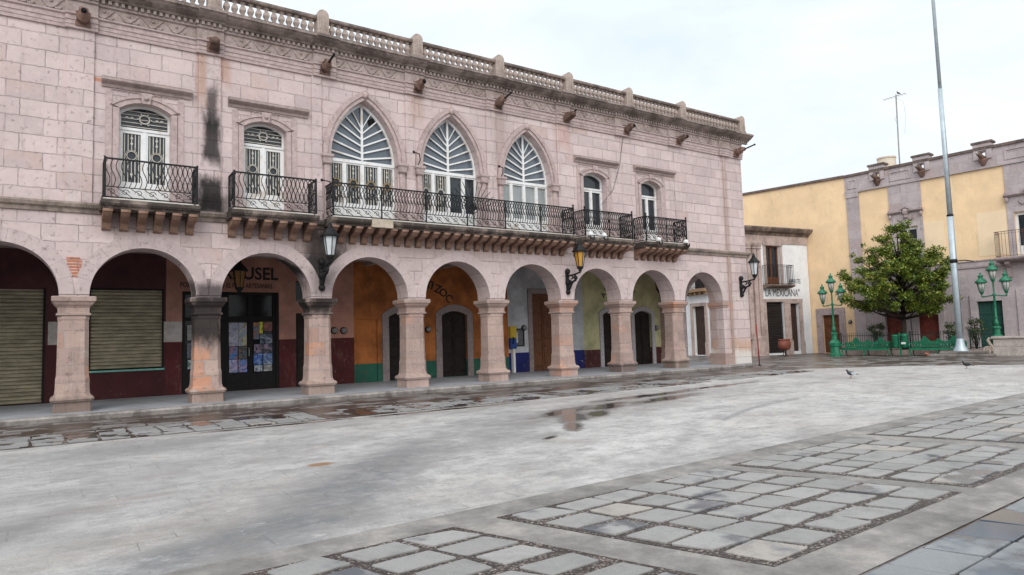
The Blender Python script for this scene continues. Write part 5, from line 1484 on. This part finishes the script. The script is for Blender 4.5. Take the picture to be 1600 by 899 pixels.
m_fence = plain('dark_green_iron', (.014, .032, .026), .5, .3, 6, .4)
def fence(u0, u1, label):
    r = yt('garden_fence', label, 'fence', u0, -3.5, .31, 0, 'iron fences around the garden bed')
    L = u1 - u0; m = MB()
    for z in (.10, .84): m.box(0, L, -.012, .012, z, z + .03)
    n = int(L / .125)
    for i in range(n + 1):
        x = L * i / n; m.tube([(x, 0, 0), (x, 0, .98)], .011, 4); m.lathe([(.02, .97), (.004, 1.05)], (x, 0, 0), 4)
    m.build('picket_panel', m_fence, r)
    k = max(1, round(L / 1.9))
    for i in range(k + 1):
        x = L * i / k; MB().box(x - .028, x + .028, -.028, .028, -.01, 1.06).build('fence_post', m_fence, r)
fence(-2.95, 2.9, 'dark iron picket fence behind the two green benches'); fence(3.9, 4.85, 'short dark iron picket fence between the flagpole and the stone planter')

# triple street lamps
def street_lamp(u, v, z, h, label, copy=None):
    if copy:
        c = copy_tree(copy); c.location = yw(u, v, z); c['label'] = label; return c
    r = yt('street_lamp', label, 'street lamp', u, v, z, 0, 'green three armed street lamps')
    MB().lathe([(.33, 0), (.33, .12), (.28, .16), (.25, .55), (.30, .62), (.33, .80), (.27, .88), (.16, .98), (.14, 1.25), (.19, 1.30), (.19, 1.36), (.13, 1.42)], (0, 0, 0), 8, smooth=False, ph=pi / 8).build('lamp_base', m_green, r)
    MB().lathe([(.12, 1.42), (.105, 1.55), (.13, 1.60), (.09, 1.66), (.075, 1.85), (.09, 1.9), (.06, 1.96), (.05, 3.0), (.075, 3.03), (.075, 3.12), (.045, 3.16), (.04, 3.72), (.06, 3.76)], (0, 0, 0), 10).build('lamp_post', m_green, r)
    m = MB(); m.tube([(-.54, 0, 2.98), (-.30, 0, 3.00), (0, 0, 3.06), (.30, 0, 3.00), (.54, 0, 2.98)], .03, 6)
    for s_ in (-1, 1): m.tube([(s_ * .52, 0, 2.98), (s_ * .56, 0, 3.04), (s_ * .55, 0, 3.12)], .035, 6)
    m.ball((0, 0, 3.06), .085, 8); m.build('lamp_arm', m_green, r)
    for x, zz in ((-.55, 3.12), (.55, 3.12), (0, 3.74)):
        m = MB(); m.lathe([(.05, 0), (.09, .05), (.10, .12), (.12, .15)], (x, 0, zz), 8); hd = m.build('lamp_head', m_green, r)
        MB().lathe([(.11, .15), (.20, .62)], (x, 0, zz), 8).build('lamp_glass', m_frost, hd)
        MB().lathe([(.29, .61), (.30, .66), (.22, .76), (.12, .84), (.10, .93), (.13, .96), (.12, 1.01), (.05, 1.05), (.045, 1.12), (.01, 1.20)], (x, 0, zz), 8).build('lamp_cap', m_green, hd)
        m = MB()
        for k in range(6):
            t = tau * k / 6; m.tube([(x + .112 * cos(t), .112 * sin(t), zz + .15), (x + .205 * cos(t), .205 * sin(t), zz + .62)], .012, 4)
        m.build('lamp_ribs', m_green, hd)
    return r
L1 = street_lamp(-2.40, -5.45, 0, 4.9, 'green three armed street lamp standing left of the tree and benches')
street_lamp(5.0, -3.0, .1, 4.9, 'green three armed street lamp behind the stone planter', L1)

# benches
def bench(u, L, label, copy=None):
    if copy:
        c = copy_tree(copy); c.location = yw(u, -4.35, 0); c['label'] = label; return c
    r = yt('park_bench', label, 'bench', u, -4.35, 0, 0, 'green cast iron benches before the garden fence')
    m = MB()
    for i in range(7): m.box(0, L, -.30 + i * .075, -.245 + i * .075, .41, .435)
    m.box(0, L, -.33, -.305, .33, .44); m.build('seat', m_green, r)
    N = 60; top = []
    for i in range(N + 1):
        x = L * i / N; z = .80
        for cx, w_, h_ in ((L * .24, .26, .26), (L * .5, .17, .13), (L * .77, .26, .26)):
            d = abs(x - cx) / w_
            if d < 1: z = max(z, .80 + h_ * (.5 + .5 * cos(pi * d)) + .03 * abs(sin(d * 9)))
        top.append((x, z + .015 * sin(x * 26)))
    holes = []
    for i in range(int(L / .145)):
        cx = .10 + i * .145
        if cx > L - .08: break
        holes.append([(cx - .035, .60), (cx, .54), (cx + .035, .60), (cx, .70)])
        if i % 2 == 0: holes.append([(cx + .045, .74), (cx + .07, .71), (cx + .095, .74), (cx + .07, .78)])
    m = MB(); m.plate([(0, .47), (L, .47)] + list(reversed(top)), holes, .22, .25)
    m.build('backrest', m_green, r)
    for x in (.03, L * .5, L - .03):
        for y0, y1 in ((-.28, -.36), (.2, .30)):
            MB().tube([(x, y0, .41), (x, y0 + (y1 - y0) * .1, .30), (x, y0 - (y1 - y0) * .3, .16), (x, y1, .03), (x, y1 + (y1 - y0) * .5, .02)], [.045, .04, .032, .03, .035], 6).build('leg', m_green, r)
    for x in (.02, L - .02):
        MB().tube([(x, .23, .72), (x, .05, .70), (x, -.2, .66), (x, -.32, .66), (x, -.36, .60), (x, -.31, .55), (x, -.26, .42)], .032, 6).build('armrest', m_green, r)
    return r
B1 = bench(-2.42, 2.62, 'green ornate cast iron bench beside the lamp post, left of the bins')
bench(1.30, 2.62, 'green ornate cast iron bench between the bins and the flagpole', B1)
r = yt('litter_bins', 'pair of green litter bins hung on one green post beneath the tree', 'litter bins', .80, -4.5)
MB().box(-.035, .035, -.035, .035, 0, 1.28).build('bin_post', m_green, r)
for x, s_ in ((-.24, 0), (.25, 1)):
    m = MB(); m.lathe([(.13, .45), (.165, .5), (.18, 1.10), (.19, 1.12)], (x, 0, 0), 12)
    b_ = m.build('bin', m_green, r, 'green bin with a white sticker' if s_ else 'plain green bin')
    MB().lathe([(.20, 1.115), (.20, 1.15), (.14, 1.19 + .03 * s_), (.02, 1.21 + .05 * s_)], (x, 0, 0), 12).build('bin_lid', m_green, b_)
    if s_: MB().box(x - .11, x + .11, -.200, -.178, .66, .77).build('sticker', m_white, b_)

# flagpole on its stone steps
r = yt('flagpole_plinth', 'low worn stone step block under the flagpole', 'plinth', 3.85, -4.85)
m_step = weathered('worn_step_stone', (.27, .24, .22), dark=(.08, .07, .065), amt=.7, top=0)
MB().bbox(-1.35, 1.4, -.75, .75, 0, .13, .02).build('lower_step', m_step, r); MB().bbox(-.85, 1.1, -.45, .6, .131, .26, .02).build('upper_step', m_step, r)
r = yt('flagpole', 'very tall pale grey steel flagpole rising out of the picture', 'flagpole', 3.86, -4.85, .26)
m_pole = plain('galvanised_steel', (.43, .50, .54), .4, .14, 3, .5, .2)
MB().lathe([(.36, 0), (.36, .04), (.22, .30), (.165, .62), (.16, .66)], (0, 0, 0), 12).build('pole_base', m_pole, r)
MB().lathe([(.158, .6), (.155, 3.9), (.15, 7.2)], (0, 0, 0), 14).build('lower_tube', m_pole, r)
MB().lathe([(.118, 7.1), (.112, 14.0)], (0, 0, 0), 14).build('middle_tube', m_pole, r)
MB().lathe([(.082, 13.9), (.07, 22), (.04, 22.1), (.12, 22.2), (.01, 22.4)], (0, 0, 0), 12).build('upper_tube', m_pole, r)
m = MB(); m.lathe([(.165, 4.62), (.18, 4.66), (.18, 4.78), (.165, 4.82)], (0, 0, 0), 12); m.tube([(.1, -.1, 4.7), (.5, -.05, 4.72), (.9, 0, 4.62)], .03, 5); m.lathe([(.16, 7.1), (.16, 7.2), (.12, 7.22)], (0, 0, 0), 12)
m.tube([(.17, -.05, .9), (.13, -.03, 9), (.09, 0, 15), (.09, 0, 21)], .007, 4)
m.build('cable_clamp', m_iron, r)
r = yt('stone_planter', 'long pale carved stone planter with a scrolled end', 'planter', 4.85, -4.3)
m = MB(); m.bbox(.28, 5.5, 0, 1.3, 0, .45, .015); m.bbox(.30, 5.5, .015, 1.28, .452, .86, .015); m.build('planter_body', weathered('planter_stone', (.46, .41, .37), dark=(.22, .18, .16), amt=.5, lo=.5, hi=.7, top=.2), r)
MB().bbox(.22, 5.6, -.06, 1.36, .862, .99, .03).build('coping', weathered('coping_stone', (.48, .43, .39), dark=(.2, .17, .15), amt=.5, top=.3), r)
pts = []
for i in range(22):
    t = i / 21; a_ = -.6 + t * 3.6 * pi * .9; q_ = .24 * (1 - .8 * t); pts.append((.02 + q_ * cos(a_), 0, .26 + q_ * sin(a_)))
m = MB(); m.tube([(p[0], .08, p[2]) for p in pts], [.06] * 22, 6); m.tube([(.24, .08, .16), (.3, .08, .4), (.14, .08, .62), (.06, .08, .82), (.12, .08, .9), (.2, .08, .84)], [.07, .08, .08, .075, .07, .05], 6)
m.build('scroll', weathered('scroll_stone', (.48, .40, .34), amt=.4, top=.2), r)

# tree
m_leaf = leaf_mat('tree_leaves', [(.2, (.018, .045, .009)), (.4, (.05, .105, .014)), (.55, (.12, .19, .02)), (.72, (.27, .32, .036)), (.9, (.30, .23, .04))], .38)
m_bark = plain('bark', (.045, .035, .028), .9, .4, 9, .2, bump=.6)
def tree(u, v, z):
    r = yt('tree', 'broad leafy green tree with glossy leaves growing behind the bins', 'tree', u, v, z)
    R = random.Random(11); mt = MB(); ml = MB()
    mt.tube([(0, 0, 0), (.03, 0, .5), (-.02, .02, 1.0), (0, 0, 1.7)], [.19, .15, .135, .14], 9)
    clumps = []
    # tiers of boughs: (height, reach, number)
    for zz, reach in ((2.55, 2.2), (2.95, 2.9), (3.35, 3.05), (3.8, 2.9), (4.25, 2.7), (4.7, 2.5), (5.15, 2.2), (5.6, 1.85), (6.05, 1.4), (6.5, .85), (6.95, .4)):
        n = int(reach * 3.2 + 2); o_ = R.uniform(0, tau)
        for k in range(n):
            a_ = o_ + tau * (k + R.uniform(-.3, .3)) / n; L = reach * R.uniform(.66, 1.12) * (.84 if cos(a_) > .3 else 1.06)
            if v + L * sin(a_) > -.45: L = max(.8, (-.45 - v) / max(.2, sin(a_)))
            b0 = Vector((0, 0, min(1.75 + (zz - 2.5) * .75, 5.8)))
            tip = Vector((L * cos(a_), L * sin(a_), zz + R.uniform(-.25, .3)))
            mt.tube([b0, b0.lerp(tip, .5) + Vector((0, 0, -.12)), tip], [.06, .04, .015], 5)
            clumps.append((tip, R.uniform(.26, .46)))
            if R.random() < .75: clumps.append((b0.lerp(tip, R.uniform(.55, .8)) + Vector((R.uniform(-.3, .3), R.uniform(-.3, .3), R.uniform(0, .3))), R.uniform(.28, .44)))
            if R.random() < .55: clumps.append((tip + Vector((.3 * cos(a_) + R.uniform(-.2, .2), min(.3 * sin(a_), -.2 - v - tip.y), R.uniform(.05, .35))), R.uniform(.13, .22)))
    mt.tube([(0, 0, 1.6), (.05, .02, 3.2), (-.03, 0, 4.8), (0, 0, 6.6)], [.13, .10, .06, .02], 7)
    for c_, q_ in clumps: leaf_cloud(ml, c_, q_, int(360 * q_ * q_ / .2), .17, R, .66)
    mt.build('trunk', m_bark, r); ml.build('crown', m_leaf, r)
tree(.48, -3.0, .27)
def shrub(u, v, z, h, w_, n, label):
    r = yt('shrub', label, 'shrub', u, v, z); R = random.Random(int(u * 100)); mt = MB(); ml = MB()
    for i in range(n):
        a_ = R.uniform(0, tau); t_ = Vector((w_ * R.uniform(.2, 1) * cos(a_), w_ * R.uniform(.2, 1) * sin(a_), h * R.uniform(.5, 1)))
        mt.tube([(0, 0, 0), t_ * .5 + Vector((0, 0, .1)), t_], [.022, .016, .006], 5)
        leaf_cloud(ml, t_, .17, 46, .13, R); leaf_cloud(ml, t_ * .7, .14, 26, .12, R)
    mt.build('stems', m_bark, r); ml.build('foliage', m_shrub, r)
m_shrub = leaf_mat('shrub_leaves', [(.25, (.018, .032, .012)), (.5, (.04, .07, .02)), (.75, (.09, .12, .04)), (.9, (.16, .14, .07))], .55)
shrub(-1.0, -2.9, .27, 1.5, .48, 13, 'thin leafy shrub behind the left bench'); shrub(2.95, -2.9, .27, 1.45, .42, 10, 'dark straggly shrub just left of the flagpole'); shrub(3.95, -2.8, .27, 1.65, .42, 12, 'green shrub just right of the flagpole')

# birds
def pigeon(loc, rz, label, mats, name='pigeon', s=1.0, peck=0.0, cat='pigeon', group='pigeons on the plaza'):
    r = thing(name, label, cat, loc, rz, group)
    m = MB()
    P_ = [(-.20, 0, .125), (-.14, 0, .14), (-.08, 0, .155), (0, 0, .165), (.06, 0, .18), (.095, 0, .215 - peck * .5), (.115, 0, .255 - peck), (.135, 0, .272 - peck), (.155, 0, .266 - peck)]
    m.tube([(a * s, b * s, c * s) for a, b, c in P_], [q * s for q in (.012, .032, .062, .074, .062, .038, .031, .029, .012)], 8, flat=.92)
    m.build('body', mats[0], r)
    m = MB()
    for y in (-1, 1): m.plate([(-.17 * s, .13 * s), (-.02 * s, .12 * s), (.05 * s, .17 * s), (0, .20 * s), (-.09 * s, .185 * s)], [], y * .060 * s, y * .074 * s)
    m.build('wing', mats[1], r)
    MB().plate([(-.29 * s, .105 * s), (-.15 * s, .125 * s), (-.15 * s, .15 * s), (-.29 * s, .125 * s)], [], -.028 * s, .028 * s).build('tail', mats[2], r)
    MB().tube([(.155 * s, 0, (.266 - peck) * s), (.19 * s, 0, (.256 - peck) * s)], [.008 * s, .002 * s], 5).build('beak', m_iron, r)
    m = MB()
    for y in (-.026, .026):
        m.tube([(.0, y * s, .105 * s), (-.012 * s, y * s, .055 * s), (.004 * s, y * s, .008 * s)], .007 * s, 5)
        for a_ in (-.5, 0, .5): m.tube([(.004 * s, y * s, .006 * s), ((.004 + .04 * cos(a_)) * s, (y + .04 * sin(a_)) * s, .004 * s)], .005 * s, 4)
    m.build('leg', plain('bird_leg', (.25, .08, .06), .6), r)
    return r
g1 = plain('grey_feathers', (.045, .052, .062), .6, .4, 30); g2 = plain('pale_feathers', (.36, .40, .44), .7, .3, 20); g3 = plain('black_feathers', (.016, .016, .018), .55, .3, 30); g4 = plain('rusty_feathers', (.34, .12, .07), .7, .3, 25)
pigeon((21.6, -8.0, .004), radians(160), 'grey pigeon with pale wings standing on the bare concrete', (g1, g2, g1))
pigeon((28.1, -8.8, .004), radians(148), 'black pigeon standing on the concrete near the dark paving', (g3, g3, g3))
pigeon(yw(2.7, -6.1, 0), radians(165), 'rusty brown pigeon standing before the flagpole step', (g4, g4, g2), peck=.06)
pigeon(yw(-2.30, 6, 18.08), radians(170), 'black bird perched on the tip of the roof antenna', (g3, g3, g3), 'perched_bird', .85, 0, 'bird', None)
